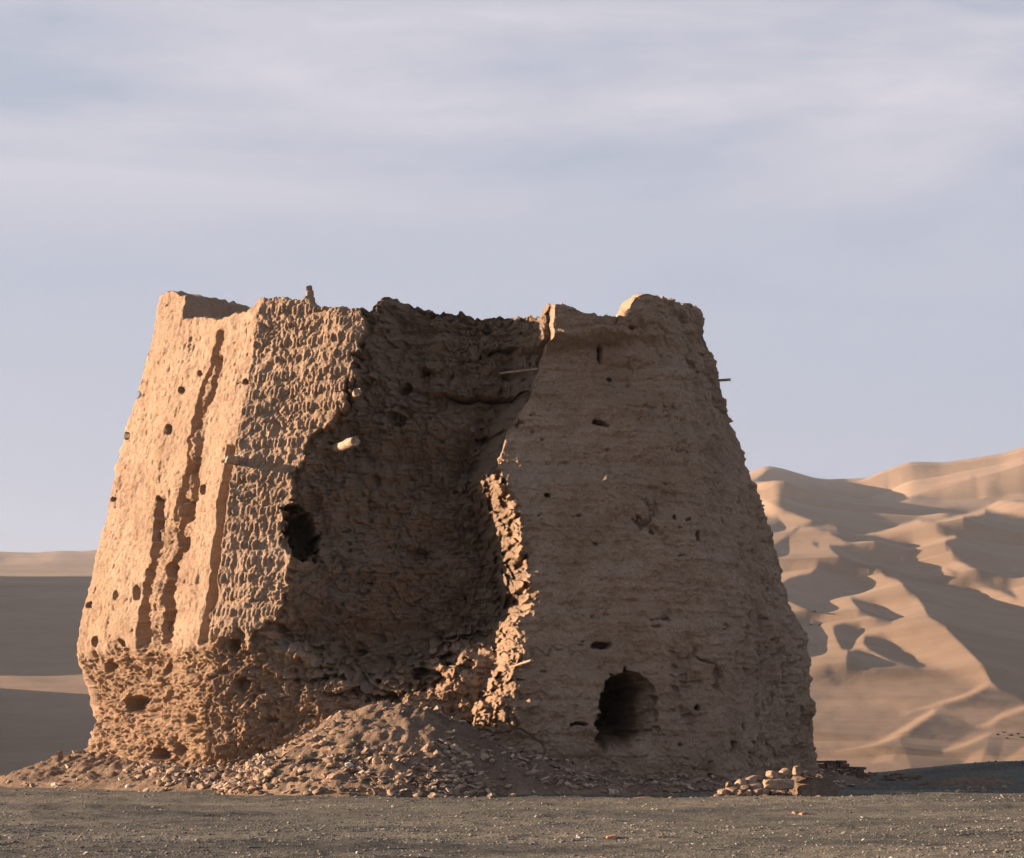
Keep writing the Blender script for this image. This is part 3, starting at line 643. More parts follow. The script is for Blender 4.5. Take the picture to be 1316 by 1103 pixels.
# ------------------------------------------------------------------ scattered stuff: small rubble and gravel pebbles
def scatter(name, X, Y, S, mat, seed, label, cat, sink=0.25):
    rng = np.random.default_rng(seed); n = len(X)
    base_v = np.array([(1, 0, 0), (-1, 0, 0), (0, 1, 0), (0, -1, 0), (0, 0, 1), (0, 0, -1), (.7, .7, .55), (-.7, .65, .5), (.65, -.7, .5), (-.7, -.7, .6)], float)
    base_f = [(0, 6, 4), (6, 2, 4), (2, 7, 4), (7, 1, 4), (1, 9, 4), (9, 3, 4), (3, 8, 4), (8, 0, 4), (0, 5, 2), (2, 5, 1), (1, 5, 3), (3, 5, 0), (0, 2, 6), (2, 1, 7), (1, 3, 9), (3, 0, 8)]
    k = len(base_v); v_ = base_v[None]*(1+0.20*rng.normal(size=(n, k, 1)))
    v_ = v_*np.stack([1+0.35*rng.normal(size=n), 1+0.2*rng.normal(size=n), 0.75+0.15*rng.normal(size=n)], -1)[:, None, :]
    a = rng.uniform(0, 6.28, n); ca, sa = np.cos(a)[:, None], np.sin(a)[:, None]
    x = v_[..., 0]*ca-v_[..., 1]*sa; y = v_[..., 0]*sa+v_[..., 1]*ca; z = v_[..., 2]
    tl_ = rng.normal(size=(n, 1))*0.28; z = z+x*tl_
    Zs = gz(X, Y)
    vv = np.stack([X[:, None]+x*S[:, None], Y[:, None]+y*S[:, None], Zs[:, None]+(z+sink)*S[:, None]], -1).reshape(-1, 3)
    ff = (np.array(base_f)[None]+(np.arange(n)*k)[:, None, None]).reshape(-1, 3)
    o = mesh_np(name, vv, ff, mat, smooth=False, attrs={'shade_id': np.repeat(rng.random(n), k)})
    tag(o, label, cat, kind="stuff"); return o
rng = np.random.default_rng(5)
# small rubble: on the slope, denser towards its foot
n = 75000; X = rng.uniform(-17, 9.5, n); Y = rng.uniform(39.2, 56, n); hgt = talus_z(X, Y)
ppx_ = CX+F*X/Y
dens = (ss(-0.06, 0.05, hgt)+0.10*ss(-0.5, -0.05, hgt))*(0.40+0.60*ss(1.6, 0.2, hgt))*np.interp(ppx_, [0, 100, 180, 300, 560, 700, 900, 1000], [.07, .10, .55, 1, 1, .4, .35, .2])*np.clip(0.55+0.9*fbm(X*0.8, Y*0.8, X*0, 301, 3), 0.05, 1)
m = rng.random(n) < dens
S = 0.02+0.085*rng.random(n)**2.4
scatter("small_rubble", X[m], Y[m], S[m], SMALL, 6, "small broken stones strewn over the slope at the tower's foot", "rubble")
n = 60000; k_ = rng.uniform(-0.29, 0.29, n); Y = 1/rng.uniform(1/57.0, 1/21.0, n); X = Y*k_
S = (0.006+0.020*rng.random(n)**6)*(0.6+Y/60); ok = np.clip(0.6+0.8*fbm(X*0.3, Y*1.0, X*0, 302, 3), 0.1, 1) > rng.random(n)
scatter("gravel", X[ok], Y[ok], S[ok], PEB, 7, "loose grey gravel with scattered pale pebbles covering the foreground", "gravel", 0.1)

# ------------------------------------------------------------------ individual stones
protos = {}
def stone_proto(kind, i, mat):
    key = (kind, i, mat.name)
    if key not in protos:
        boxy = 0.92 if kind == 'brick' else 0.3
        o = lump("proto", (0, 0, 0), (1, 1, 1), mat, None, seed=hash_i(kind, i), sub=2 if kind == 'stone' else 3, rough=0.30 if kind == 'stone' else 0.10, boxy=boxy)
        protos[key] = o.data; bpy.data.objects.remove(o)
    return protos[key]
def hash_i(kind, i): return i*7+(3 if kind == 'brick' else 1)
RS = random.Random(77)
def put_stone(name, px, Y, size, mat, label, cat, group=None, kind='stone', rz=None, lift=0.0, z=None, tilt=0.35):
    X = (px-CX)/F*Y; zz = float(gz(X, Y)[0]) if z is None else z
    me = stone_proto(kind, RS.randrange(10), mat); o = bpy.data.objects.new(name, me); COL.objects.link(o)
    sx, sy, sz = size; o.scale = size
    o.location = (X, Y, zz+sz*0.22+lift); o.rotation_euler = (RS.uniform(-tilt, tilt), RS.uniform(-tilt, tilt), RS.uniform(0, 6.28) if rz is None else rz)
    return tag(o, label, cat, group)
def row_to_Y(px, py, lo=39.0, hi=56.5):               # where the view ray through a photo point meets the ground or slope
    ys = np.arange(lo, hi, 0.04); xs = (px-CX)/F*ys; zr = EYE+(HY-py)/F*ys; d = zr-gz(xs, ys)
    i = np.argmax(d < 0); return float(ys[i]) if (d < 0).any() else hi
def scatter_px(nn, x0, x1, yf0, yf1, smin, smax, name, mat, label, cat, group, kind='stone', seed=1, flat=0.7):
    r = random.Random(seed)
    for _ in range(nn):
        px = r.uniform(x0, x1); t = r.random(); py = yf0(px)*(1-t)+yf1(px)*t; Y = row_to_Y(px, py)
        s = smin+(smax-smin)*r.random()**2.2
        lb, gp = label, group
        if callable(label):
            lb, gp = label(px, t, s)
        put_stone(name, px, Y, (s*r.uniform(.9, 1.35), s*r.uniform(.8, 1.1), s*flat*r.uniform(.75, 1.1)), mat, lb, cat, gp, kind)
def szw(s): return 'large' if s > .105 else 'middling' if s > .07 else 'small'
def lab(areas, rows_, what='tan stone'):
    def f(px, t, s):
        a = [n for x, n in areas if px < x][0]; rw = rows_[min(int(t*len(rows_)), len(rows_)-1)]
        return ('%s %s %s %s' % (szw(s), what, rw, a), 'stones %s %s' % (rw, a))
    return f
crest = lambda px: float(np.interp(px, [130, 180, 260, 330, 400, 460, 520, 560], [985, 985, 985, 970, 950, 930, 925, 930]))
footl = lambda px: float(np.interp(px, [130, 200, 330, 560, 880], [1003, 1010, 1022, 1025, 1026]))
scatter_px(160, 170, 430, crest, footl, .055, .17, "rubble_stone", STONE, lab([(230, "below the sunlit left wall"), (300, "below the corner beside the brick panel"), (365, "below the brick panel"), (999, "below the left edge of the hollow")], ["upper scree", "mid scree", "at the scree foot"]), "stone", None, seed=1)
scatter_px(80, 430, 640, lambda p: 955, footl, .05, .14, "rubble_stone", STONE, lab([(500, "left of the slope crest"), (570, "on the slope crest line"), (999, "right of the slope crest")], ["half way up", "low down", "at the gravel edge"]), "stone", None, seed=2)
scatter_px(26, 640, 900, lambda p: 1000, footl, .05, .12, "rubble_stone", STONE, lab([(720, "in shade between crest and doorway"), (800, "in shade below the doorway's left"), (999, "in shade below the doorway's right")], ["upslope", "near the gravel edge"]), "stone", None, seed=3)
scatter_px(22, 240, 520, lambda p: crest(p)-30, crest, .04, .09, "rubble_stone", STONE, lab([(380, "high against the eroded base"), (999, "high on the slope against the hollow")], ["lying"]), "stone", None, seed=4)
# left end: dark slabs
for i, (px, py, sx, sz, lb) in enumerate([(6, 1000, .22, .09, "small brown slab at the far left end of the row by the left frame edge"), (18, 998, .26, .10, "brown slab second from the left in the row at the plateau edge"), (34, 996, .34, .16, "largest leaning brown slab in the row at the plateau's left edge"), (48, 999, .2, .10, "squat dark stone between the large leaning slab and the long flat slab"), (62, 1001, .42, .09, "long flat dark slab at the right end of the row on the plateau's left edge")]):
    Y = 54.5; put_stone("stone_slab", px, Y, (sx, .25, sz), DSTONE, lb, "stone slab", "slabs along the plateau's left edge", 'brick', rz=RS.uniform(-.3, .3), z=EYE+(HY-py-4)/F*Y-0.05, tilt=.2)
# single stones one can point to
def one(name, px, py, size, mat, label, cat, kind='stone', **kw):
    Y = kw.pop('Y', None) or row_to_Y(px, py, 14.0)
    return put_stone(name, px, Y, size, mat, label, cat, None, kind, **kw)
one("boulder", 550, 963, (.20, .18, .13), STONE, "smooth rounded boulder half way down the shaded side of the rubble slope", "boulder")
one("boulder", 543, 989, (.12, .11, .12), STONE, "grey boulder in shade just below the smooth rounded one on the rubble slope", "boulder")
one("stone_block", 802, 990, (.17, .15, .13), STONE, "squarish stone block lying in front of the doorway", "stone", 'brick', rz=.2)
one("boulder", 486, 980, (.15, .13, .11), STONE, "sunlit pinkish boulder on the crest between the lit and shaded slope", "boulder")
one("boulder", 497, 965, (.14, .12, .11), STONE, "sunlit boulder just above the pinkish one on the slope crest", "boulder")
one("rubble_stone", 448, 985, (.11, .10, .08), PSTONE, "pale stone catching the sun low on the rubble slope", "stone")
one("rubble_stone", 164, 1012, (.09, .08, .08), PSTONE, "whitish stone at the left foot of the sunlit scree", "stone")
one("rubble_stone", 587, 1021, (.09, .08, .13), STONE, "upright sunlit stone at the foot of the slope, left of the reddish flat one", "stone")
one("rubble_stone", 631, 1020, (.18, .11, .07), STONE, "reddish flat stone lit by the sun at the foot of the shaded slope", "stone")
one("rubble_stone", 658, 1024, (.13, .1, .08), STONE, "sunlit stone right of the reddish flat one at the slope foot", "stone")
one("pebble", 744, 1077, (.040, .04, .035), PSTONE, "whitish stone on the open gravel left of the orange brick piece", "stone", 'brick')
one("brick_fragment", 786, 1078, (.085, .05, .035), RSTONE, "orange brick piece lying on the open gravel right of the whitish stone", "brick", 'brick', rz=.1, tilt=.1)
one("brick_fragment", 851, 1077, (.07, .04, .025), DSTONE, "dark flat fragment on the open gravel right of the orange brick piece", "stone", 'brick', rz=-.1, tilt=.1)
one("brick_fragment", 1022, 1045, (.07, .05, .025), RSTONE, "left of two orange brick bits on gravel before the right rubble pile", "brick", 'brick', tilt=.1)
one("brick_fragment", 1033, 1047, (.09, .06, .035), RSTONE, "right of two orange brick bits on gravel before the right rubble pile", "brick", 'brick', tilt=.1)
one("pebble", 459, 1098, (.022, .02, .03), PSTONE, "pale upright pebble at the bottom edge of the gravel", "stone")
one("stone", 20, 1083, (.06, .04, .02), DSTONE, "flat dark stone on gravel at the lower left", "stone")
one("stone", 57, 1081, (.05, .03, .02), STONE, "flat tan stone on gravel at the lower left", "stone")
# flat slabs near the doorway's right, lit
for i, (px, py, sx, sy, sz, lb) in enumerate([(806, 1029, .34, .15, .05, "long thin tan slab lying flat left of the broken brick frame"), (826, 1026, .26, .15, .06, "tan slab resting on the long thin slab by the broken brick frame"), (790, 1031, .2, .1, .04, "small tan slab at the left end of the slabs below the doorway"), (852, 1022, .12, .10, .09, "left broken brick of the leaning group below the doorway's right"), (862, 1015, .2, .1, .05, "brick bridging the top of the leaning group below the doorway's right"), (869, 1022, .07, .1, .10, "right broken brick of the leaning group below the doorway's right"), (893, 1029, .22, .1, .04, "flat tan slab between the leaning bricks and the sunlit rubble pile")]):
    Y = 42.0 if i < 3 or i == 6 else 42.4; put_stone("mud_brick", px, Y, (sx, sy, sz), STONE, lb, "mud brick", "mud bricks below the doorway", 'brick', rz=RS.uniform(-.3, .3), z=EYE+(HY-py)/F*Y-sz*.6, tilt=.1)

# rubble pile before the right corner
mp_ = px2w(1040, 1005, 43.6)
def mound(name, cx, cy, rx, ry, h, seed, label):
    a = np.linspace(-1.15, 1.15, 120); YY, XX = np.meshgrid(a, a, indexing='ij'); r2 = XX**2+YY**2
    base_ = gz((cx+XX*rx).ravel(), (cy+YY*ry).ravel()).reshape(XX.shape)
    zz = base_-0.06+(h+0.06)*ss(1.15, 0.35, np.sqrt(r2)+0.10*fbm(XX*3, YY*3, XX*0, seed, 3))+0.05*fbm(XX*6, YY*6, XX*0, seed+2, 4)*ss(1.2, .8, np.sqrt(r2))
    o = mesh_np(name, np.stack([cx+XX*rx, cy+YY*ry, zz], -1).reshape(-1, 3), grid_faces(120, 120), TALUS); return tag(o, label, "mound")
mound("earth_mound", (1042-CX)/F*42.8, 42.8, .78, .8, .42, 401, "low steep mound of earth at the right end of the sunlit rubble pile")
mound("earth_mound", (965-CX)/F*42.6, 42.6, 1.1, .7, .18, 405, "low spread of earth under the sunlit bricks before the right corner")
mound("earth_mound", (1240-CX)/F*50, 50, 1.5, .8, .14, 409, "low sandy heap at the right in front of the dark hump")
one("mud_brick", 1000, 1006, (.40, .2, .13), STONE, "largest squared mud brick block in the sunlit rubble pile", "mud brick", 'brick', Y=42.1, rz=.08, tilt=.05, z=EYE+(HY-1010)/F*42.1)
one("mud_brick", 1024, 988, (.10, .08, .12), STONE, "pale upright brick standing on top of the rubble pile", "mud brick", 'brick', Y=42.3, rz=.5, z=EYE+(HY-992)/F*42.3)
pile = [(992, 993, .13), (1008, 990, .10), (1034, 993, .09), (1044, 994, .08), (965, 1000, .13), (975, 998, .12), (952, 1004, .13), (958, 1010, .12), (970, 1008, .14), (936, 1006, .10), (940, 1014, .13), (928, 1016, .10), (922, 1022, .10), (950, 1018, .12), (962, 1017, .10), (972, 1016, .12), (984, 1015, .09), (994, 1018, .08), (1006, 1017, .09), (1015, 1019, .07), (934, 1024, .09), (946, 1026, .10), (966, 1025, .12), (1002, 1027, .08), (990, 1029, .07), (1050, 1024, .10), (1058, 1028, .10), (1080, 1027, .09), (1094, 1028, .07), (1012, 1030, .10), (975, 1030, .11), (1130, 1029, .05), (1150, 1029, .06)]
for px, py, s in pile:
    Y = 42.25-(py-1000)*0.02; lo = py <= 1020
    wh = ("left end" if px < 945 else "left half" if px < 968 else "middle" if px < 1000 else "right end"); vt = ("top row" if py < 1000 else "middle row" if py < 1012 else "lower row" if lo else "scattered front")
    put_stone("mud_brick", px, Y, (s*RS.uniform(.9, 1.4), s*.9, s*.65), STONE, "%s tan brick fragment, %s at the %s of the sunlit right pile" % ("large" if s > .115 else "small", vt, wh), "mud brick", "fragments in the %s at the %s of the right pile" % (vt, wh), 'brick' if RS.random() < .65 else 'stone', z=EYE+(HY-py)/F*Y-s*.5)
# low dry brick wall behind the right corner
def wall_boxes(x0, x1, ybase, ztop_f, zb, seed):
    r = random.Random(seed); bs = []; z = zb; row = 0
    while z < 2:
        x = x0-r.uniform(0, .2); h_ = r.uniform(.07, .10)
        while x < x1:
            w_ = r.uniform(.2, .38)
            if z+h_ < ztop_f(x+w_/2): bs.append((x+w_/2, ybase+r.uniform(-.05, .05), z+h_/2, w_-.015, .35, h_-.008, r.uniform(-.06, .06)))
            x += w_
        z += h_; row += 1
    return bs
Yw = 52.8; z_at = lambda py: EYE+(HY-py)/F*Yw
x0w, x1w = (1050-CX)/F*Yw, (1101-CX)/F*Yw
bw = stack_mesh("brick_wall", wall_boxes(x0w, x1w, Yw, lambda x: z_at(976) if x < x1w-.15 else z_at(984), 0.0, 5), DSTONE, None, 5, 0.02)
tag(bw, "low stub of dark dry brick wall behind the tower's right foot", "wall")
scatter_px(34, 1100, 1190, lambda p: 993+(p-1100)*.07, lambda p: 1004, .07, .16, "dark_stone", DSTONE, lab([(1125, "just right of the brick wall stub"), (1150, "midway between wall stub and hump"), (1172, "near the left foot of the dark hump"), (9999, "where the dark hump begins")], ["at the back", "at the front"], "dark edge stone"), "stone", None, 'brick', seed=9)
scatter_px(16, 1210, 1290, lambda p: 1012, lambda p: 1024, .05, .12, "rubble_stone", STONE, lab([(1250, "left half of the right sandy heap"), (9999, "right half of the right sandy heap")], ["at the back of the", "at the front of the"]), "stone", None, seed=10)

# ------------------------------------------------------------------ dunes
PXD = np.arange(-500, 1900, 1.25); PYD = np.arange(540, 1060, 1.25)
GX, GY = np.meshgrid(PXD, PYD)
def inpoly(poly_, X, Y):
    c = np.zeros(X.shape, bool); n = len(poly_)
    for i in range(n):
        x1, y1 = poly_[i]; x2, y2 = poly_[(i+1) % n]
        if y1 == y2: continue
        cnd = ((y1 > Y) != (y2 > Y)) & (X < (x2-x1)*(Y-y1)/(y2-y1)+x1); c ^= cnd
    return c
def cz(ox, oy, k):                                     # a traced outline, given in the coordinates of an enlarged detail
    return lambda pts: [(ox+a/k, oy+b/k) for a, b in pts]
d1 = cz(966, 580, 6.128); d2 = cz(1136, 580, 6.128); d3 = cz(986, 740, 6.488); d4 = cz(1146, 740, 6.488); d5 = cz(1036, 860, 4.7)
SH = -0.33
zones = [
 (-0.14, [(880, 862), (1041, 868), (1065, 864), (1110, 858), (1160, 845), (1270, 882), (1330, 890), (1420, 900), (1420, 1060), (880, 1060)]),
 (-0.10, d4([(0, 720), (150, 740), (330, 770), (430, 820), (480, 900), (540, 930), (530, 990), (350, 1050), (150, 1095), (-200, 1095), (-300, 900), (-300, 780)])),
 (SH, d1([(-60, 260), (40, 215), (130, 150), (230, 165), (345, 200), (290, 215), (230, 228), (150, 238), (40, 238)])),
 (SH, d1([(-60, 320), (50, 305), (170, 310), (240, 290), (290, 225), (360, 260), (430, 280), (500, 265), (515, 240), (700, 295), (850, 310), (1042, 345), (1192, 365), (1342, 338), (1442, 340), (1522, 315), (1612, 318), (1812, 370), (1972, 275), (2145, 165), (2700, -150), (2700, 400), (2145, 400), (1942, 395), (1842, 450), (1642, 505), (1492, 545), (1422, 560), (1342, 552), (1302, 540), (1042, 625), (960, 640), (800, 655), (680, 640), (600, 610), (480, 590), (400, 590), (330, 640), (310, 645), (360, 600), (490, 555), (400, 520), (250, 460), (120, 400), (60, 380), (-60, 350)])),
 (-0.13, d1([(500, 575), (600, 560), (680, 600), (660, 640), (560, 630), (480, 600)])),
 (SH, d1([(60, 500), (125, 505), (200, 510), (240, 560), (265, 612), (150, 642), (60, 640)])),
 (-0.22, d1([(175, 740), (280, 670), (330, 650), (290, 690), (240, 790), (205, 840), (100, 800)])),
 (SH, d1([(600, 645), (760, 660), (960, 660), (1042, 680), (1142, 705), (1242, 725), (1277, 745), (1242, 770), (1142, 795), (1042, 775), (960, 700), (820, 705), (750, 715), (690, 680)])),
 (-0.25, d1([(470, 720), (500, 715), (540, 745), (510, 750)])), (-0.25, d1([(220, 915), (320, 930), (300, 942), (240, 940)])),
 (SH, d1([(605, 740), (720, 755), (800, 735), (900, 790), (1042, 820), (1202, 870), (1142, 900), (1262, 920), (1352, 905), (1375, 980), (1400, 1030), (1500, 1045), (1640, 1060)])+d4([(600, 95), (780, 165), (800, 215), (900, 260), (1000, 280), (1103, 345), (1500, 520), (1500, 1300), (1103, 1090), (1000, 1000), (880, 930), (830, 890), (760, 750), (640, 630), (540, 530), (440, 420), (300, 330), (270, 260), (220, 190), (140, 130), (80, 60), (40, 30), (0, 20)])+d1([(1103, 1000), (1060, 990), (1020, 950), (975, 890), (900, 900), (800, 880), (700, 830), (640, 780)])),
 (SH, d1([(200, 1060), (255, 1030), (300, 1000), (380, 980), (460, 970), (520, 910), (600, 900), (690, 845), (640, 900), (625, 935), (700, 950), (800, 960), (830, 990), (820, 1000), (870, 1030), (900, 1050)])+d3([(820, 60), (815, 120), (760, 145), (600, 175), (430, 215), (400, 235), (500, 270), (500, 295), (430, 310), (350, 290), (200, 220), (60, 160), (60, 60)])),
 (SH, d3([(690, 180), (800, 205), (950, 270), (1030, 350), (1035, 385), (950, 370), (850, 330), (770, 280), (730, 240)])),
 (SH, d3([(100, 320), (200, 340), (350, 370), (400, 390), (340, 430), (360, 480), (390, 540), (425, 620), (410, 655), (350, 680), (200, 640), (100, 450)])),
 (SH, d3([(550, 420), (640, 400), (790, 440), (740, 490), (710, 540), (690, 620), (620, 610), (590, 560), (560, 480)])),
 (SH, d3([(670, 630), (760, 620), (850, 650), (880, 740), (760, 765), (660, 745)])),
 (-0.27, d3([(810, 500), (950, 500), (1103, 600)])+d4([(150, 650), (230, 720), (300, 750), (220, 770), (100, 735), (0, 710)])+d3([(950, 670), (850, 620), (800, 570)])),
 (-0.3, d3([(380, 815), (480, 795), (650, 745), (560, 800), (480, 832)])), (-0.2, d3([(510, 850), (620, 870), (600, 930), (540, 920)])),
 (SH, d2([(405, 590), (430, 570), (520, 585), (660, 585), (620, 520), (750, 505), (795, 490), (800, 450), (900, 480), (1000, 495), (1103, 515), (1700, 560), (1700, 900), (1103, 985), (950, 1015), (850, 980), (700, 920), (560, 850), (530, 780), (475, 730), (500, 700), (575, 680), (560, 665), (480, 668), (440, 640)])),
 (-0.2, d2([(450, 900), (600, 960), (750, 1030), (800, 1060), (700, 1030), (560, 970)])), (-0.28, d4([(560, 0), (700, 20), (900, 60), (1000, 120), (1060, 200), (1000, 180), (900, 130), (750, 90), (620, 40)])),
 (SH, d1([(980, 290), (1000, 265), (1085, 315), (1060, 335), (990, 310)])), (SH, d2([(120, 205), (195, 235), (150, 250)])), (-0.2, d2([(680, 200), (720, 190), (730, 205), (690, 215)])),
 (-0.24, d5([(560, 430), (650, 360), (790, 260), (950, 300), (1000, 350), (1100, 330), (900, 440), (820, 490), (950, 560), (900, 640), (650, 640), (600, 500)])),
 (-0.22, d5([(820, 215), (960, 180), (1100, 110), (1200, 130), (1316, 180), (1316, 215), (1180, 265), (1000, 240), (860, 250)])),
 (-0.22, d5([(1100, 420), (1200, 400), (1190, 470), (1150, 560), (1090, 500)])),
 (0.22, d5([(560, 275), (700, 235), (840, 190), (960, 150), (1060, 90), (1110, 95), (1050, 130), (930, 180), (800, 215), (600, 268)])),
 (0.16, d5([(100, 512), (300, 478), (430, 443), (560, 365), (760, 242), (792, 252), (640, 355), (540, 418), (400, 470), (250, 502)])),
 (0.12, d5([(1000, 358), (1100, 320), (1180, 265), (1316, 220), (1500, 150), (1500, 190), (1316, 250), (1190, 292), (1110, 342)])),
 (0.12, d5([(810, 497), (950, 448), (1060, 398), (1150, 373), (1070, 417), (950, 472), (840, 500)])),
 (0.02, d5([(930, 610), (1000, 510), (1080, 480), (1060, 560), (1000, 610)])), (0.0, d5([(380, 570), (450, 520), (540, 500), (520, 560)])), (0.02, d5([(1180, 560), (1316, 470), (1500, 440), (1316, 560)]))]
m0 = np.full(GX.shape, 0.17)
for zi_, (val, s_p) in enumerate(zones):
    m0 = np.where(inpoly(s_p, GX, GY), val, m0)
    if zi_ == 1: m0 = blur1(blur1(m0, 5, 1), 5, 0)
nz = fbm(GX/110+0.6*fbm(GX/60, GY/40, GX*0, 504, 2), GY/42, GX*0, 501, 4)
proc = np.where(nz > 0.12, -0.30, 0.15)
wproc = np.maximum(ss(1345, 1420, GX), ss(940, 880, GX)*ss(180, 260, GX))
m0 = m0*(1-wproc)+proc*wproc
# left side of the picture: broad slopes turned away from the sun
lw = ss(260, 180, GX)
left = np.full(GX.shape, -0.24)
left = left+0.10*fbm(GX/90, GY/9+0.002*GX, GX*0, 512, 3)
left = np.where(GY < 726, 0.18-0.42*(fbm(GX/22, GY/6, GX*0, 511, 3) > 0.0), left)
left = np.where(inpoly([(-600, 880), (0, 846), (60, 830), (110, 830), (300, 822), (300, 865), (110, 872), (60, 878), (0, 868), (-600, 905)], GX, GY), -0.58, left)
left = np.where(inpoly([(-600, 1040), (0, 978), (110, 958), (300, 925), (300, 945), (110, 966), (0, 992), (-600, 1050)], GX, GY), -0.36, left)
for y0_ in (922, 948): left = np.where(np.abs(GY-(y0_-0.22*(GX-30)))+0*GX < 2.2, -0.12, left)
m0 = m0*(1-lw)+left*lw
m0 = m0+0.035*fbm(GX/14, GY/7, GX*0, 503, 4)
m0 = blur1(blur1(m0, 0.8, 1), 1.4, 0)
mean_ = blur1(blur1(m0, 80, 1), 14, 0); mean_ = np.where(GX > 260, mean_, mean_*ss(0, 260, GX))
hi = m0-0.85*mean_
hi = hi*(0.30+0.70*ss(180, 500, GX))
depths = np.concatenate([np.geomspace(72, 260, 50), np.geomspace(262, 3000, 520), np.geomspace(3050, 5200, 30)])
lr = np.log([72, 120, 250, 400, 600, 900, 1200, 1600, 2400, 3000, 5200]); pr = [1030, 1018, 995, 935, 845, 745, 690, 650, 630, 640, 760]
ll = np.log([72, 120, 250, 400, 700, 1000, 1300, 1500, 2200, 3000, 5200]); pl = [1030, 1022, 1000, 930, 830, 760, 727, 736, 730, 716, 760]
KD = np.concatenate([np.arange(-500, 900, 4.0), np.arange(900, 1340, 1.3), np.arange(1340, 1900, 4.0)]); LD, KX = np.meshgrid(np.log(depths), KD, indexing='ij')
# skyline on the right: two far ridges
bR = np.interp(LD, lr, pr); bL = np.interp(LD, ll, pl); wR = ss(250, 800, KX)
basep = bL*(1-wR)+bR*wR
# far ridges standing above: (depth log centre, width, skyline rows)
def far(dep, wid, pts):
    w = np.exp(-((LD-math.log(dep))/wid)**2); tgt = np.interp(KX, [q[0] for q in pts], [q[1] for q in pts]); return w, tgt
for dep, wid, pts in [(1500, .16, [(-500, 735), (900, 650), (960, 648), (1000, 622), (1050, 628), (1110, 630), (1180, 636), (1215, 630), (1265, 640), (1316, 640), (1900, 660)]),
                      (2500, .34, [(-500, 700), (600, 690), (900, 640), (965, 612), (985, 604), (1005, 608), (1050, 622), (1105, 630), (1130, 618), (1170, 603), (1210, 603), (1290, 591), (1316, 582), (1500, 560), (1900, 600)]),
                      (3000, .12, [(-500, 695), (0, 703), (12, 704), (30, 708), (60, 704), (84, 697), (95, 703), (120, 699), (300, 700), (700, 740), (1900, 740)])]:
    w, tgt = far(dep, wid, pts); use = ss(300, 500, KX) if dep < 2900 else ss(500, 300, KX)
    basep = basep+blur1(np.minimum(tgt+6, basep)-basep, 4, 1)*w*use
pyf = basep.copy()
def samp(px, py):
    fx = np.clip((px-PXD[0])/1.25, 0, len(PXD)-1.001); fy = np.clip((py-PYD[0])/1.25, 0, len(PYD)-1.001); ix = fx.astype(int); iy = fy.astype(int); fx -= ix; fy -= iy
    return (hi[iy, ix]*(1-fx)+hi[iy, ix+1]*fx)*(1-fy)+(hi[iy+1, ix]*(1-fx)+hi[iy+1, ix+1]*fx)*fy
# walk each depth row from left to right, following the traced slopes and drawn gently back to the base profile
cur = basep[:, 0].copy(); pyf[:, 0] = cur
for j_ in range(1, len(KD)):
    dx_ = KD[j_]-KD[j_-1]; xm = np.full(cur.shape, 0.5*(KD[j_]+KD[j_-1]))
    cur = cur-samp(xm, cur)*dx_+(basep[:, j_]-basep[:, j_-1])*1.0+(basep[:, j_]-cur)*(1-math.exp(-dx_/170.0))
    pyf[:, j_] = cur
DD = np.exp(LD); fade = ss(90, 200, DD)
shade_ridge = np.interp(basep, [700, 719, 729, 825, 845, 870, 890, 1000, 1020], [0, 0, 95, 95, 18, 18, 90, 90, 40])*ss(5, -170, KX)*ss(-480, -190, KX)*ss(110, 240, DD)*ss(1330, 1240, DD)  # unseen crest added beyond the left frame edge to shadow the left dunes
pyf = pyf-shade_ridge
pyf = basep*(1-fade)+pyf*fade
Xn = (KX-CX)/F*DD; Zn = EYE+(HY-pyf)/F*DD
dunes = mesh_np("dunes", np.stack([Xn, DD, Zn], -1).reshape(-1, 3), grid_faces(*DD.shape), SAND); tag(dunes, kind="structure")

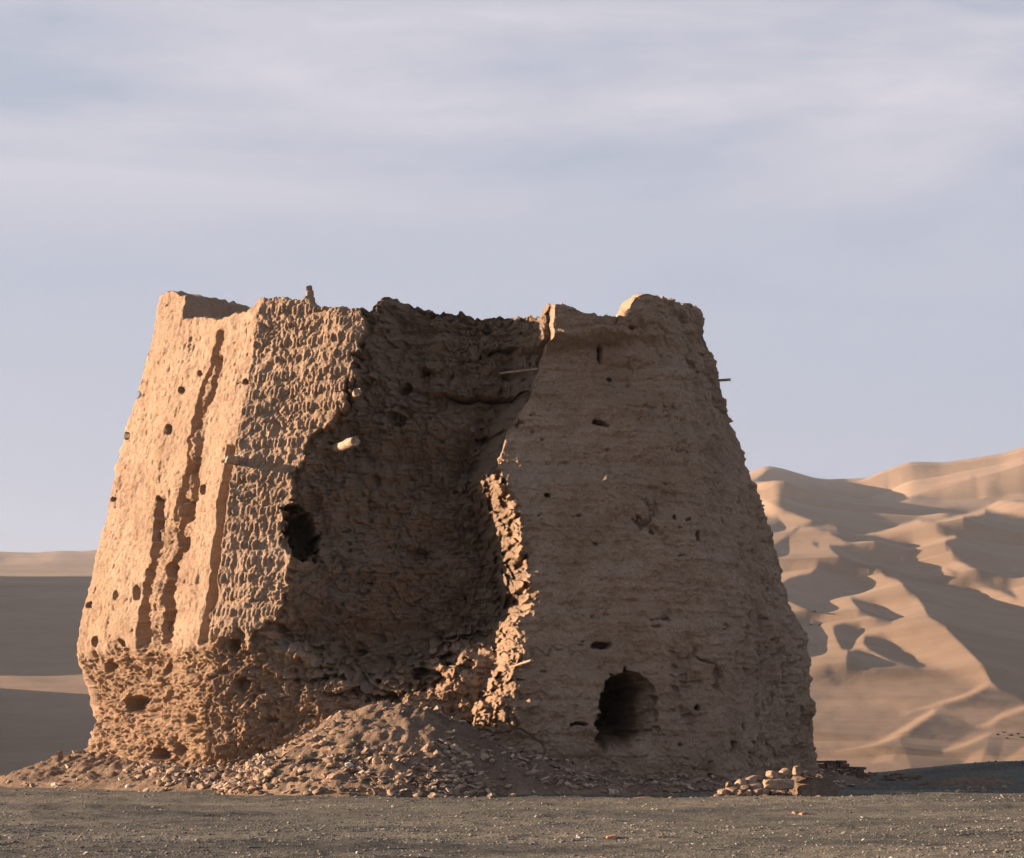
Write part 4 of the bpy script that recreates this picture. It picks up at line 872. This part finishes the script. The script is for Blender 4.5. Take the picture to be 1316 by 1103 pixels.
# desert shrubs on the dune flank
def shrub(px, py, r, seed, label):
    i = np.argmin(np.abs(KD-px)); col = pyf[:, i]; cand = np.where((col < py+1) & (depths > 150))[0]; j = cand[0] if len(cand) else 200
    D_ = depths[j]; x, y, z = Xn[j, i], D_, Zn[j, i]; s = r*D_/F; rg = random.Random(seed); vs = []; fs = []
    for _ in range(140):
        a = rg.uniform(0, 6.28); e = rg.uniform(.1, 1.4); l = s*rg.uniform(.5, 1.1); d = Vector((math.cos(a)*math.cos(e)*1.6, math.sin(a)*math.cos(e)*1.6, math.sin(e)))
        p = Vector((x+rg.uniform(-.5, .5)*s, y+rg.uniform(-.5, .5)*s, z-.1*s)); w_ = d.cross(Vector((0, 0, 1))).normalized()*l*.12; n = len(vs)
        vs += [tuple(p-w_*.4), tuple(p+w_*.4), tuple(p+d*l*.6+w_), tuple(p+d*l), tuple(p+d*l*.6-w_)]; fs.append((n, n+1, n+2, n+3, n+4))
    me = bpy.data.meshes.new("desert_shrub"); me.from_pydata(vs, [], fs); me.materials.append(SHRUB); o = bpy.data.objects.new("desert_shrub", me); COL.objects.link(o)
    tag(o, label, "shrub", "shrubs on the dunes")
SHRUB, nt_, b_ = new_mat("dry_scrub"); b_.inputs['Base Color'].default_value = (.10, .095, .06, 1)
for i, (px, py, r) in enumerate([(1282, 944, 3), (1290, 941, 2.4), (1299, 945, 3.4), (1308, 943, 2.6), (1314, 948, 3), (1294, 949, 2.4)]): shrub(px, py, r, i, "tiny dark shrub in the clump on the dune flank at the right edge")
for i, (px, py, r) in enumerate([(1042, 803, 2.2), (1047, 801, 2.6), (1053, 803, 2.2)]): shrub(px, py, r, 20+i, "tiny dark shrub in the clump on the dune just right of the tower")

# ------------------------------------------------------------------ haze
hz = mesh_np("haze", [(-3500, -60, -10), (4500, -60, -10), (4500, 5600, -10), (-3500, 5600, -10), (-3500, -60, 385), (4500, -60, 385), (4500, 5600, 385), (-3500, 5600, 385)],
             [(0, 3, 2, 1), (4, 5, 6, 7), (0, 1, 5, 4), (1, 2, 6, 5), (2, 3, 7, 6), (3, 0, 4, 7)], None, smooth=False)
hm = bpy.data.materials.new("dusty_air"); hm.use_nodes = True; nt = hm.node_tree; nt.nodes.clear()
pv = N(nt, 'ShaderNodeVolumePrincipled'); pv.inputs['Color'].default_value = (0.78, 0.83, 0.92, 1); pv.inputs['Density'].default_value = 0.00007; pv.inputs['Anisotropy'].default_value = 0.2
L(nt, pv.outputs[0], N(nt, 'ShaderNodeOutputMaterial').inputs['Volume']); hz.data.materials.append(hm)
tag(hz, "thin dusty air over the desert", "haze", kind="stuff")
